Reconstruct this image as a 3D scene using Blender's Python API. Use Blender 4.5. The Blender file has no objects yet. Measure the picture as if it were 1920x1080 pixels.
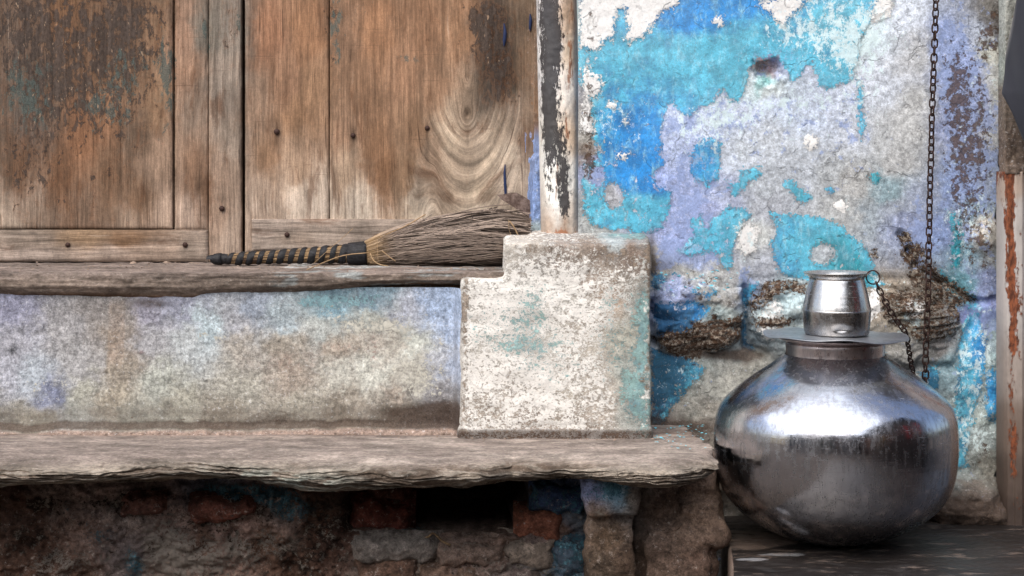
import bpy, bmesh, math, random
import numpy as np
from mathutils import Vector, Matrix

random.seed(7); rng = np.random.default_rng(7)
S = bpy.context.scene
COL = S.collection
R = math.radians
F = 3600.0      # focal length in photo pixels (frame is 1920 wide)
YH = 270.0      # photo row of the horizon
CZ = 1.15       # eye height
CD = 3.6        # distance from the eye to the plane of the blue wall (y = 0)

# ------------------------------------------------------------------ camera
cam = bpy.data.cameras.new('camera'); camo = bpy.data.objects.new('camera', cam); COL.objects.link(camo)
camo.location = (0, -CD, CZ); camo.rotation_euler = (R(90), 0, 0)
cam.sensor_width = 36; cam.lens = 36 * F / 1920
cam.shift_y = -(540 - YH) / 1920
cam.clip_start = .05; cam.clip_end = 500
S.camera = camo
# ------------------------------------------------------------------ light
SUN_ELEV, SUN_AZ = R(52), R(-26)        # azimuth measured from straight behind the camera, towards the left
w = bpy.data.worlds.new('World'); S.world = w; w.use_nodes = True
wn = w.node_tree.nodes; wn.clear()
sky = wn.new('ShaderNodeTexSky'); sky.sky_type = 'NISHITA'; sky.sun_disc = False
sky.sun_elevation = SUN_ELEV; sky.sun_rotation = R(180) - SUN_AZ
sky.air_density = 1.0; sky.dust_density = 5.0; sky.ozone_density = 1.0
bgn = wn.new('ShaderNodeBackground'); bgn.inputs[1].default_value = .15
wo = wn.new('ShaderNodeOutputWorld')
w.node_tree.links.new(sky.outputs[0], bgn.inputs[0]); w.node_tree.links.new(bgn.outputs[0], wo.inputs[0])
sl = bpy.data.lights.new('sun', 'SUN'); sl.energy = 1.15; sl.angle = R(95); sl.color = (.95, 1, .985)
so = bpy.data.objects.new('sun', sl); COL.objects.link(so)
d = Vector((math.sin(SUN_AZ) * math.cos(SUN_ELEV), -math.cos(SUN_AZ) * math.cos(SUN_ELEV), math.sin(SUN_ELEV)))
so.rotation_euler = d.to_track_quat('Z', 'Y').to_euler(); so.location = d * 8
S.view_settings.view_transform = 'Standard'; S.view_settings.look = 'None'
S.view_settings.exposure = 0.74; S.view_settings.gamma = 1; S.view_settings.use_curve_mapping = False
S.render.engine = 'CYCLES'; S.cycles.use_denoising = True; S.cycles.max_bounces = 6; S.cycles.diffuse_bounces = 3; S.cycles.glossy_bounces = 3

# ------------------------------------------------------------------ helpers
def P(px, py, y=0.0):
    D = CD + y
    return Vector(((px - 960) * D / F, y, CZ - (py - YH) * D / F))
def zrow(py, y): return CZ - (py - YH) * (CD + y) / F

def lin(c, k=.78):
    out = []
    for v in c[:3]:
        v = v / 255.
        out.append((v / 12.92 if v <= .04045 else ((v + .055) / 1.055) ** 2.4) * k)
    return tuple(out)

def _h(ix, iy, seed):
    n = (ix.astype(np.int64) * 374761393 + iy.astype(np.int64) * 668265263 + seed * 974634777) & 0xffffffff
    n = ((n ^ (n >> 13)) * 1274126177) & 0xffffffff
    n = n ^ (n >> 16)
    return (n & 0xffff) / 65535.
def vn(u, v, seed=0):
    iu = np.floor(u); iv = np.floor(v); fu = u - iu; fv = v - iv
    fu = fu * fu * fu * (fu * (fu * 6 - 15) + 10); fv = fv * fv * fv * (fv * (fv * 6 - 15) + 10)
    a = _h(iu, iv, seed); b = _h(iu + 1, iv, seed); c = _h(iu, iv + 1, seed); d_ = _h(iu + 1, iv + 1, seed)
    return (a + (b - a) * fu) * (1 - fv) + (c + (d_ - c) * fu) * fv
def fbm(u, v, seed=0, oct=4, gain=.5):
    s = 0; a = 1; t = 0
    for i in range(oct):
        s = s + a * vn(u * 2 ** i + 17.3 * i, v * 2 ** i - 9.1 * i, seed + i * 31); t += a; a *= gain
    return s / t * 2 - 1          # -1..1, mostly within .6

def sdf(px, py, poly):
    """signed distance in photo pixels, positive inside"""
    x = px.ravel(); y = py.ravel()
    a = np.array(poly, float); b = np.roll(a, -1, 0)
    x0, y0 = a.min(0) - 60; x1, y1 = a.max(0) + 60
    out = np.full(x.shape, -60.)
    m = (x > x0) & (x < x1) & (y > y0) & (y < y1)
    X = x[m]; Y = y[m]
    if X.size:
        dd = np.full(X.shape, 1e9); ins = np.zeros(X.shape, bool)
        for (ax, ay), (bx, by) in zip(a, b):
            ex, ey = bx - ax, by - ay
            t = np.clip(((X - ax) * ex + (Y - ay) * ey) / (ex * ex + ey * ey + 1e-9), 0, 1)
            dd = np.minimum(dd, (X - ax - t * ex) ** 2 + (Y - ay - t * ey) ** 2)
            if ay != by:
                c = ((ay > Y) != (by > Y)) & (X < (bx - ax) * (Y - ay) / (by - ay) + ax)
                ins ^= c
        out[m] = np.where(ins, 1, -1) * np.sqrt(dd)
    return out.reshape(px.shape)
def circ(cx, cy, rx, ry=None):
    ry = ry or rx
    return [(cx + rx * math.cos(a * math.pi / 8), cy + ry * math.sin(a * math.pi / 8)) for a in range(16)]
def union(px, py, polys, sc=40.):
    f = np.full(px.shape, -60.)
    for p in polys: f = np.maximum(f, sdf(px, py, p))
    return np.clip(f / sc, -1, 1)
def splat(px, py, items):
    """soft spots: (cx, cy, rx, ry, amount)"""
    f = np.zeros(px.shape)
    for cx, cy, rx, ry, a in items:
        f = f + a * np.exp(-((px - cx) / rx) ** 2 - ((py - cy) / ry) ** 2)
    return f
def tints(px, py, items, ax=1., ay=1., warp=18., ws=60., p=2.0, s=14., seed=5):
    """smoothly blended pigment/stain colours given at points (cx, cy, (r,g,b))"""
    wx = px + warp * 1.7 * fbm(px / ws, py / ws, seed, 6, .68); wy = py + warp * 1.7 * fbm(px / ws + 40, py / ws, seed + 3, 6, .68)
    num = np.zeros(px.shape + (3,)); den = np.zeros(px.shape)
    for cx, cy, c in items:
        d2 = ((wx - cx) * ax) ** 2 + ((wy - cy) * ay) ** 2
        wgt = 1 / (d2 + s * s) ** p
        num += wgt[..., None] * np.array(lin(c)); den += wgt
    return num / den[..., None]
def axis(a, b, step, lo=None, hi=None, far=26):
    """fine inside the frame, coarse outside it"""
    pts = list(np.arange(a, b, step)) + [b]
    pre = []; q = a
    if lo is not None:
        st = step
        while q > lo: st = min(st * 1.35, far * 3); q -= st; pre.append(max(q, lo))
    post = []; q = b
    if hi is not None:
        st = step
        while q < hi: st = min(st * 1.35, far * 3); q += st; post.append(min(q, hi))
    return np.array(pre[::-1] + pts + post, float)

def mesh_np(name, verts, faces, mat, attrs=None, smooth=True, parent=None):
    me = bpy.data.meshes.new(name)
    verts = np.asarray(verts, np.float32).reshape(-1, 3); faces = np.asarray(faces, np.int32)
    k = faces.shape[1]
    me.vertices.add(len(verts)); me.vertices.foreach_set('co', verts.ravel())
    me.loops.add(faces.size); me.loops.foreach_set('vertex_index', faces.ravel())
    me.polygons.add(len(faces)); me.polygons.foreach_set('loop_start', np.arange(0, faces.size, k, dtype=np.int32))
    me.polygons.foreach_set('loop_total', np.full(len(faces), k, np.int32))
    me.update(calc_edges=True); me.validate()
    me.polygons.foreach_set('use_smooth', np.full(len(me.polygons), smooth)); 
    for an, val in (attrs or {}).items():
        at = me.attributes.new(an, 'FLOAT_COLOR', 'POINT')
        v = np.ones((len(verts), 4), np.float32); v[:, :3] = np.asarray(val, np.float32).reshape(-1, 3)
        at.data.foreach_set('color', v.ravel())
    me.materials.append(mat)
    o = bpy.data.objects.new(name, me); COL.objects.link(o)
    if parent: o.parent = parent
    return o
def gridfaces(nu, nv, wrap=False):
    i = np.arange(nu - 1)[:, None]; j = np.arange(nv if wrap else nv - 1)[None, :]; j2 = (j + 1) % nv
    return np.stack([i * nv + j + 0 * i, i * nv + j2, (i + 1) * nv + j2, (i + 1) * nv + j], -1).reshape(-1, 4)
def sheet(name, xs, ys, y0, depth, mat, attrs=None, parent=None, lip=0.0):
    """relief surface facing the street; depth(px,py) -> metres towards the street. lip: fold the rim back"""
    px, py = np.meshgrid(xs, ys, indexing='ij')
    dep = depth(px, py) if callable(depth) else np.full(px.shape, depth)
    D = CD + y0
    X = (px - 960) * D / F; Z = CZ - (py - YH) * D / F; Y = y0 - dep
    at = attrs(px, py) if attrs else {}
    if lip:
        def ring(a, off):
            b = np.pad(a, ((1, 1), (1, 1)) + ((0, 0),) * (a.ndim - 2), mode='edge'); return b
        X = ring(X, 0); Z = ring(Z, 0); Y = ring(Y, 0)
        m = np.zeros(X.shape, bool); m[0] = m[-1] = True; m[:, 0] = m[:, -1] = True
        Y[m] += lip
        at = {k: ring(v, 0) for k, v in at.items()}
    V = np.stack([X, Y, Z], -1)
    return mesh_np(name, V, gridfaces(*X.shape)[:, ::-1], mat, at, parent=parent)
def attach(me, fn, D=None):
    """evaluate photo-space pigment fields on any mesh"""
    n = len(me.vertices); co = np.empty(n * 3, np.float32); me.vertices.foreach_get('co', co); co = co.reshape(-1, 3)
    Dd = CD + co[:, 1]
    px = 960 + co[:, 0] * F / Dd; py = YH + (CZ - co[:, 2]) * F / Dd
    for an, val in fn(px, py).items():
        if an in me.attributes: me.attributes.remove(me.attributes[an])
        at = me.attributes.new(an, 'FLOAT_COLOR', 'POINT')
        v = np.ones((n, 4), np.float32); v[:, :3] = val.reshape(-1, 3); at.data.foreach_set('color', v.ravel())
def thing(o, label, cat, group=None, kind=None):
    o['label'] = label; o['category'] = cat
    if group: o['group'] = group
    if kind: o['kind'] = kind
    return o
def empty(name, loc, label, cat, group=None):
    o = bpy.data.objects.new(name, None); COL.objects.link(o); o.location = loc; o.empty_display_size = .05
    return thing(o, label, cat, group)
def child(o, p):
    """parent keeping the world place"""
    o.parent = p; o.matrix_parent_inverse = Matrix.Translation(-Vector(p.location)) if p.type == 'EMPTY' else Matrix()
    return o
def tube(pts, rads, n=8, cap=True):
    pts = [Vector(p) for p in pts]; V = []; Fc = []
    up = Vector((0, 0, 1)); prev = None
    for i, p in enumerate(pts):
        t = (pts[min(i + 1, len(pts) - 1)] - pts[max(i - 1, 0)]).normalized()
        a = prev if prev else (up if abs(t.z) < .9 else Vector((1, 0, 0)))
        s = t.cross(a).normalized(); u = s.cross(t).normalized(); prev = u
        r = rads[i] if hasattr(rads, '__len__') else rads
        for k in range(n):
            th = 2 * math.pi * k / n; V.append(p + (s * math.cos(th) + u * math.sin(th)) * r)
    for i in range(len(pts) - 1):
        for k in range(n):
            Fc.append((i * n + k, i * n + (k + 1) % n, (i + 1) * n + (k + 1) % n, (i + 1) * n + k))
    if cap: Fc.append(tuple(range(n))[::-1]); Fc.append(tuple(len(V) - n + k for k in range(n)))
    return V, Fc
def pyobj(name, V, Fc, mat, parent=None, smooth=True):
    me = bpy.data.meshes.new(name); me.from_pydata([tuple(v) for v in V], [], Fc); me.update()
    if smooth: me.polygons.foreach_set('use_smooth', [True] * len(me.polygons))
    me.materials.append(mat); o = bpy.data.objects.new(name, me); COL.objects.link(o)
    if parent: child(o, parent)
    return o
def join(parts):
    V = []; Fc = []
    for v, f in parts:
        b = len(V); V += list(v); Fc += [tuple(i + b for i in q) for q in f]
    return V, Fc
def box(x0, x1, y0, y1, z0, z1):
    V = [(x, y, z) for x in (x0, x1) for y in (y0, y1) for z in (z0, z1)]
    return V, [(0, 1, 3, 2), (4, 6, 7, 5), (0, 4, 5, 1), (2, 3, 7, 6), (0, 2, 6, 4), (1, 5, 7, 3)]
def rbox(name, x0, x1, y0, y1, z0, z1, mat, parent=None, bev=.003, seg=2):
    V, Fc = box(x0, x1, y0, y1, z0, z1)
    o = pyobj(name, V, Fc, mat, parent, smooth=False)
    bm = bmesh.new(); bm.from_mesh(o.data); bmesh.ops.recalc_face_normals(bm, faces=bm.faces)
    bmesh.ops.bevel(bm, geom=bm.edges[:], offset=bev, segments=seg, affect='EDGES', profile=.5)
    for f in bm.faces: f.smooth = True
    bm.to_mesh(o.data); bm.free(); return o
def lathe(name, prof, center, mat, n=96, parent=None, warp=None):
    V = []; k = len(prof)
    for i, (r, z) in enumerate(prof):
        for j in range(n):
            a = 2 * math.pi * j / n; x, y, zz = r * math.cos(a), r * math.sin(a), z
            if warp: x, y, zz = warp(x, y, zz, a, r)
            V.append((center[0] + x, center[1] + y, center[2] + zz))
    Fc = [(i * n + j, i * n + (j + 1) % n, (i + 1) * n + (j + 1) % n, (i + 1) * n + j) for i in range(k - 1) for j in range(n)]
    return pyobj(name, V, Fc, mat, parent)
def catmull(pts, m=8):
    pts = [Vector(p) for p in pts]; q = [pts[0] * 2 - pts[1]] + pts + [pts[-1] * 2 - pts[-2]]; out = []
    for i in range(1, len(q) - 2):
        for s in range(m):
            t = s / m; a, b, c, e = q[i - 1], q[i], q[i + 1], q[i + 2]
            out.append(.5 * ((2 * b) + (c - a) * t + (2 * a - 5 * b + 4 * c - e) * t * t + (3 * b - a - 3 * c + e) * t ** 3))
    out.append(pts[-1]); return out
def remesh(name, parts, voxel, mat, smooth_it=2, disp=None, parent=None):
    V, Fc = join(parts)
    o = pyobj(name, V, Fc, mat)
    bm = bmesh.new(); bm.from_mesh(o.data); bmesh.ops.recalc_face_normals(bm, faces=bm.faces); bm.to_mesh(o.data); bm.free()
    md = o.modifiers.new('r', 'REMESH'); md.mode = 'VOXEL'; md.voxel_size = voxel; md.use_smooth_shade = True
    ms = o.modifiers.new('s', 'SMOOTH'); ms.factor = .5; ms.iterations = smooth_it
    dg = bpy.context.evaluated_depsgraph_get(); me = bpy.data.meshes.new_from_object(o.evaluated_get(dg))
    o.modifiers.clear(); old = o.data; o.data = me; bpy.data.meshes.remove(old); me.name = name
    if not me.materials: me.materials.append(mat)
    if disp:
        n = len(me.vertices); co = np.empty(n * 3, np.float32); no = np.empty(n * 3, np.float32)
        me.vertices.foreach_get('co', co); me.vertices.foreach_get('normal', no)
        co = co.reshape(-1, 3); no = no.reshape(-1, 3)
        me.vertices.foreach_set('co', (co + no * disp(co, no)[:, None]).astype(np.float32).ravel()); me.update()
    me.polygons.foreach_set('use_smooth', [True] * len(me.polygons))
    if parent: child(o, parent)
    return o
def n3(co, sc, seed, oct=3):
    """cheap three-dimensional noise from three planes"""
    x, y, z = co[:, 0] * sc, co[:, 1] * sc, co[:, 2] * sc
    return (fbm(x + .37 * y, z - .29 * y, seed, oct) + fbm(y * 1.1 + .3 * x, z + .2 * x, seed + 7, oct)) * .5

# ------------------------------------------------------------------ node helper
class NT:
    def __init__(s, name):
        s.m = bpy.data.materials.new(name); s.m.use_nodes = True; s.t = s.m.node_tree; s.t.nodes.clear()
        s.out = s.t.nodes.new('ShaderNodeOutputMaterial'); s.b = s.t.nodes.new('ShaderNodeBsdfPrincipled')
        s.t.links.new(s.b.outputs[0], s.out.inputs[0]); s._pos = None
    def put(s, sock, v):
        if isinstance(v, bpy.types.NodeSocket): s.t.links.new(v, sock)
        elif isinstance(v, (tuple, list)) and sock.type == 'RGBA': sock.default_value = (*v[:3], 1)
        else: sock.default_value = v
    def pos(s):
        if s._pos is None:
            s._pos = s.t.nodes.new('ShaderNodeNewGeometry').outputs['Position']
        return s._pos
    def obj(s): return s.t.nodes.new('ShaderNodeTexCoord').outputs['Object']
    def ma(s, op, a, b=0., c=None, clamp=False):
        n = s.t.nodes.new('ShaderNodeMath'); n.operation = op; n.use_clamp = clamp
        s.put(n.inputs[0], a); s.put(n.inputs[1], b)
        if c is not None: s.put(n.inputs[2], c)
        return n.outputs[0]
    def add(s, a, b): return s.ma('ADD', a, b)
    def mul(s, a, b): return s.ma('MULTIPLY', a, b)
    def noise(s, scale, detail=4, rough=.55, st=None, dist=0., vec=None):
        n = s.t.nodes.new('ShaderNodeTexNoise'); v = vec or s.pos()
        if st: v = s.scale(v, st)
        s.put(n.inputs['Vector'], v); n.inputs['Scale'].default_value = scale; n.inputs['Detail'].default_value = detail
        n.inputs['Roughness'].default_value = rough; n.inputs['Distortion'].default_value = dist
        return n.outputs['Fac']
    def vor(s, scale, st=None, feature='F1', vec=None, rand=1.):
        n = s.t.nodes.new('ShaderNodeTexVoronoi'); n.feature = feature; v = vec or s.pos()
        if st: v = s.scale(v, st)
        s.put(n.inputs['Vector'], v); n.inputs['Scale'].default_value = scale; n.inputs['Randomness'].default_value = rand
        return n.outputs['Distance']
    def scale(s, v, st, loc=(0, 0, 0)):
        n = s.t.nodes.new('ShaderNodeMapping'); s.put(n.inputs[0], v); n.inputs['Scale'].default_value = st; n.inputs['Location'].default_value = loc
        return n.outputs[0]
    def st(s, v, lo, hi, a=0., b=1.):
        n = s.t.nodes.new('ShaderNodeMapRange'); n.interpolation_type = 'SMOOTHSTEP'
        s.put(n.inputs[0], v); s.put(n.inputs[1], lo); s.put(n.inputs[2], hi); s.put(n.inputs[3], a); s.put(n.inputs[4], b)
        return n.outputs[0]
    def mix(s, f, a, b, mode='MIX'):
        n = s.t.nodes.new('ShaderNodeMix'); n.data_type = 'RGBA'; n.blend_type = mode
        s.put(n.inputs[0], f); s.put(n.inputs[6], a); s.put(n.inputs[7], b); return n.outputs[2]
    def vary(s, col, fac, lo, hi):
        """multiply a colour by lo..hi"""
        n = s.t.nodes.new('ShaderNodeVectorMath'); n.operation = 'SCALE'; s.put(n.inputs[0], col)
        s.put(n.inputs['Scale'], s.ma('MULTIPLY_ADD', fac, hi - lo, lo)); return n.outputs[0]
    def attr(s, name):
        n = s.t.nodes.new('ShaderNodeAttribute'); n.attribute_name = name; return n.outputs['Color']
    def sep(s, c):
        n = s.t.nodes.new('ShaderNodeSeparateColor'); s.put(n.inputs[0], c); return n.outputs
    def sepv(s, c):
        n = s.t.nodes.new('ShaderNodeSeparateXYZ'); s.put(n.inputs[0], c); return n.outputs
    def comb(s, x, y, z):
        n = s.t.nodes.new('ShaderNodeCombineXYZ'); s.put(n.inputs[0], x); s.put(n.inputs[1], y); s.put(n.inputs[2], z); return n.outputs[0]
    def bump(s, h, dist, strength=1.):
        n = s.t.nodes.new('ShaderNodeBump'); n.inputs['Distance'].default_value = dist; n.inputs['Strength'].default_value = strength
        s.put(n.inputs['Height'], h); s.t.links.new(n.outputs[0], s.b.inputs['Normal'])
    def fin(s, col, rough=.85, metal=0., spec=.3):
        s.put(s.b.inputs['Base Color'], col); s.put(s.b.inputs['Roughness'], rough); s.put(s.b.inputs['Metallic'], metal)
        s.b.inputs['Specular IOR Level'].default_value = spec
        return s.m

# ------------------------------------------------------------------ materials
AZ = lin((0, 142, 222), .85); TQ = lin((84, 186, 216), .88); CY = lin((158, 218, 236), .88)
LAV = lin((158, 178, 226)); WHT = (.80, .80, .79); BRN = lin((92, 70, 55)); DRK = lin((40, 30, 25))
def plaster(name, paint_a=AZ, paint_b=TQ, paint_c=None, white=WHT, brown=BRN, rough_amp=.55, chips=.5, bumpd=.003, hs=(1, 1, 1), chipcol=lin((240, 242, 244), .9), fine_k=1., paint_last=False, cyan=CY, crack=.35, cy_k=.6, gs=1., streak=0., f2k=.9, lav_over=0.):
    n = NT(name); base = n.attr('tint'); A = n.sep(n.attr('fa')); B = n.sep(n.attr('fb')); Cw = n.sep(n.attr('fc'))
    big = n.noise(22, 5, .6, st=hs); mid = n.noise(75, 8, .72, st=hs); fine = n.noise(420, 5, .75); f2 = n.noise(170, 8, .78, st=hs)
    f3 = n.noise(110 * gs, 9, .78, vec=n.scale(n.pos(), hs, (3, 3, 3)))
    c_mid = n.ma('SUBTRACT', mid, .5); c_big = n.ma('SUBTRACT', big, .5); c_f = n.ma('SUBTRACT', f2, .5)
    edge = n.add(n.add(n.mul(c_mid, rough_amp * 1.5), n.mul(c_big, rough_amp * .7)), n.mul(c_f, rough_amp * f2k))
    S = lambda v, lo=.34, hi=.66: n.st(v, lo, hi)
    # bare plaster: sandy, pitted, unevenly washed
    col = n.vary(base, S(mid), 1 - .26 * fine_k, 1 + .24 * fine_k); col = n.vary(col, S(f2), 1 - .24 * fine_k, 1 + .22 * fine_k); col = n.vary(col, S(fine), .84, 1.14)
    m4 = n.noise(48, 8, .74, vec=n.scale(n.pos(), hs, (6, 1, 1))); col = n.vary(col, S(m4, .38, .62), 1 - .18 * fine_k, 1 + .16 * fine_k)
    dk = n.st(f3, .56, .66); col = n.mix(n.mul(dk, .5 * fine_k), col, n.vary(base, 1., .3, .36))
    li = n.st(f3, .44, .34); col = n.mix(n.mul(li, .55 * fine_k), col, chipcol)
    pit = n.st(n.vor(260), .16, .06); pit = n.mul(pit, n.st(mid, .5, .6)); col = n.mix(n.mul(pit, .6), col, n.vary(base, 1., .2, .25))
    vd = n.t.nodes.new('ShaderNodeVectorMath'); vd.operation = 'MULTIPLY_ADD'; nz = n.t.nodes.new('ShaderNodeTexNoise'); nz.inputs['Scale'].default_value = 30; nz.inputs['Detail'].default_value = 5
    n.put(nz.inputs['Vector'], n.pos()); n.put(vd.inputs[0], nz.outputs['Color']); vd.inputs[1].default_value = (.05, .05, .05); n.put(vd.inputs[2], n.pos())
    crk = n.st(n.vor(13, feature='DISTANCE_TO_EDGE', vec=vd.outputs[0]), .022, .006); crk = n.mul(crk, n.st(big, .50, .58))
    if streak:
        sk = n.noise(70, 7, .7, st=(.22, 1, 2.2)); sv = n.noise(60, 7, .7, st=(2.2, 1, .2)); col = n.vary(col, S(sk), 1 - streak, 1 + streak); col = n.vary(col, S(sv), 1 - streak, 1 + streak)
    # thin lavender wash that comes and goes
    lw = n.noise(34, 10, .8, vec=n.scale(n.pos(), (1, 1, 1), (11, 2, 8))); lm = n.st(n.add(lw, n.mul(Cw[1], .36)), .58, .62)
    col = n.mix(n.mul(lm, .75), col, n.vary(LAV, S(f2), .8, 1.15))
    # paint
    pm = n.st(n.add(A[0], edge), -.015, .03)
    tone = n.add(n.add(B[0], n.mul(c_big, 1.2)), n.add(n.mul(c_mid, .8), n.mul(c_f, .5)))
    pc = n.mix(n.st(tone, -.55, .3), paint_a, paint_b)
    if paint_c: pc = n.mix(n.st(tone, .5, 1.1), pc, paint_c)
    scrape = n.noise(42, 9, .76, st=(1.7, 1, .7), dist=.5)
    pc = n.mix(n.mul(n.st(scrape, .48, .72), cy_k), pc, cyan); pc = n.vary(pc, S(fine), .8, 1.15); pc = n.vary(pc, S(f2), .80, 1.16); pc = n.vary(pc, S(big), .75, 1.2)
    deep_shade = n.st(n.add(Cw[2], n.mul(c_mid, 1.2)), .05, .35); pc = n.mix(n.mul(deep_shade, .85), pc, n.vary(lin((0, 80, 122)), S(f2), .7, 1.4))  # darker blue put in for shaded recesses
    pc = n.mix(.10, pc, base)
    ch = n.st(n.add(n.noise(70, 10, .76, st=(1, 1, .8), vec=n.scale(n.pos(), (1, 1, 1), (7, 1, 2))), n.mul(B[1], .2)), .66 - .07 * chips, .68 - .07 * chips)
    pm2 = n.mul(pm, n.ma('SUBTRACT', 1., n.mul(ch, .92)))
    wm = n.st(n.add(A[1], n.mul(edge, 1.2)), -.015, .03)
    wc = n.vary(white, S(f2), .84, 1.05); wc = n.mix(n.mul(n.st(f3, .55, .64), .55), wc, base)
    if paint_last:
        col = n.mix(wm, col, wc); col = n.mix(pm2, col, pc)
    else:
        col = n.mix(n.mul(pm, .35), col, chipcol); col = n.mix(pm2, col, pc); col = n.mix(wm, col, wc)
    if lav_over:
        lo_ = n.noise(30, 11, .82, vec=n.scale(n.pos(), (1, 1, 1), (21, 2, 3))); col = n.mix(n.mul(n.mul(n.st(n.add(lo_, n.mul(Cw[1], .2)), .585, .62), pm2), .7), col, n.vary(lin((168, 196, 232)), S(f2), .8, 1.15))
    sc2 = n.noise(52, 11, .82, st=(1.2, 1, .9), vec=n.scale(n.pos(), (1, 1, 1), (4, 4, 4)), dist=.3); s2 = n.st(n.add(sc2, n.mul(Cw[0], .34)), .62, .66)
    col = n.mix(n.mul(s2, .85), col, n.vary(lin((222, 242, 246), .9), S(f2), .85, 1.08))
    # dark line painted as the edge shadow where a coat breaks off
    rim = n.mul(n.st(n.add(A[0], edge), -.05, -.01), n.st(n.add(A[0], edge), .02, -.01)); col = n.mix(n.mul(rim, .22), col, n.vary(base, 1., .3, .35))
    # speckled loss showing the dark ground
    spk = n.noise(62, 9, .78, vec=n.scale(n.pos(), (1, 1, 1), (1, 9, 4)))
    sm = n.st(n.add(spk, n.mul(B[1], .34)), .665, .70)
    col = n.mix(n.mul(sm, .85), col, n.vary(brown, S(f2), .5, 1.5))
    # broken patches
    bm_ = n.st(n.add(A[2], n.mul(edge, 1.2)), -.02, .05)
    lam = n.noise(60, 10, .8, st=(.4, 1, 2.6), dist=.6)
    bc = n.mix(n.st(lam, .40, .56), DRK, n.vary(brown, S(f2), .8, 1.5)); bc = n.mix(n.mul(n.st(f3, .49, .43), .8), bc, lin((186, 176, 162)))
    col = n.mix(bm_, col, bc)
    col = n.mix(n.mul(crk, crack), col, n.vary(base, 1., .12, .16))
    gm = n.st(n.add(B[2], n.add(n.mul(c_mid, 1.1), n.mul(c_f, .8))), .12, .7)
    col = n.mix(n.mul(gm, .85), col, n.vary(lin((78, 64, 55)), S(fine), .6, 1.5))
    h = n.add(n.mul(pm2, .25), n.mul(wm, .25)); h = n.add(h, n.mul(bm_, -.5)); h = n.add(h, n.mul(sm, -.3))
    h = n.add(h, n.mul(mid, .22)); h = n.add(h, n.mul(f2, .4)); h = n.add(h, n.mul(fine, .2)); h = n.add(h, n.mul(pit, -.3)); h = n.add(h, n.mul(crk, -crack)); h = n.add(h, n.mul(n.mul(bm_, lam), 2.0))
    n.bump(h, bumpd, .9)
    return n.fin(col, .82, spec=.25)

def wood(name, seed=0, contrast=1., fr=1.0, horiz=False, bumpd=.0012, flake=True):
    """weathered timber: grain follows the attribute 'gr' (r: across the grain, g: along it)"""
    n = NT(name); base = n.attr('tint'); G = n.sep(n.attr('gr')); B = n.sep(n.attr('fb'))
    S = lambda v, lo=.34, hi=.66: n.st(v, lo, hi)
    v = n.comb(n.mul(G[0], 1.0), 0., n.mul(G[1], .045)); v = n.scale(v, (1, 1, 1), (seed * 3.1, 0, seed * 1.7))
    g1 = n.noise(110 * fr, 7, .72, vec=v, dist=.2); g2 = n.noise(420 * fr, 4, .7, vec=n.comb(G[0], 0., n.mul(G[1], .06)))
    v2 = n.comb(n.mul(G[0], 1.0), 0., n.mul(G[1], .22)); g3 = n.noise(34, 7, .66, vec=n.scale(v2, (1, 1, 1), (seed, 2, 9)), dist=.5)
    patch = n.noise(18, 7, .68, st=(1, 1, .55)); fine = n.noise(420, 4, .75); f2 = n.noise(150, 8, .78, st=(1.2, 1, .7))
    col = n.vary(base, S(g1), 1 - .30 * contrast, 1 + .28 * contrast); col = n.vary(col, S(g2), .80, 1.18); col = n.vary(col, S(patch), .78, 1.2); col = n.vary(col, S(f2), .86, 1.14)
    dk = n.st(g3, .53, .68); col = n.mix(n.mul(dk, .62), col, n.vary(lin((98, 68, 48)), S(g1), .6, 1.4))
    pale = n.st(n.add(g1, B[2]), .56, .70); col = n.mix(n.mul(pale, .40), col, lin((212, 198, 184)))
    ck = n.st(n.noise(190 * fr, 3, .6, vec=n.comb(n.mul(G[0], 1.0), 0., n.mul(G[1], .03))), .64, .69); col = n.mix(n.mul(ck, .55), col, lin((62, 44, 34)))
    scr = n.st(n.noise(60, 3, .5, st=(.15, 1, 5.)), .69, .71); col = n.mix(n.mul(scr, .35), col, lin((80, 60, 48)))
    h = n.add(n.mul(g1, .8), n.mul(g2, .5)); h = n.add(h, n.mul(ck, -.8))
    if flake:
        e = n.noise(48, 10, .78, st=(1.25, 1, .7), dist=.4); e2 = n.noise(60, 10, .78, st=(1.2, 1, .6), vec=n.scale(n.pos(), (1, 1, 1), (5, 5, 1)), dist=.4)
        fm = n.st(n.add(e, n.mul(B[0], .5)), .60, .64); tm = n.st(n.add(e2, n.mul(B[1], .5)), .62, .66)
        orange = n.mul(n.st(n.add(e, n.mul(B[0], .5)), .50, .60), .35); col = n.mix(n.mul(orange, .6), col, n.vary(lin((158, 112, 80)), S(f2), .7, 1.3))
        col = n.mix(n.mul(fm, .88), col, n.vary(n.vary(lin((74, 65, 60)), S(f2), .6, 1.5), S(g1), .75, 1.25))
        col = n.mix(n.mul(tm, .8), col, n.vary(lin((84, 96, 92)), S(fine), .65, 1.35))
        nick = n.st(n.noise(160, 5, .7, st=(1, 1, .35), vec=n.scale(n.pos(), (1, 1, 1), (9, 5, 1))), .63, .66); col = n.mix(n.mul(nick, n.mul(fm, .8)), col, lin((186, 158, 132)))
        h = n.add(h, n.mul(fm, .5))
    col = n.vary(col, S(fine), .88, 1.12)
    n.bump(h, bumpd, .8)
    return n.fin(col, .78, spec=.2)

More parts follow.
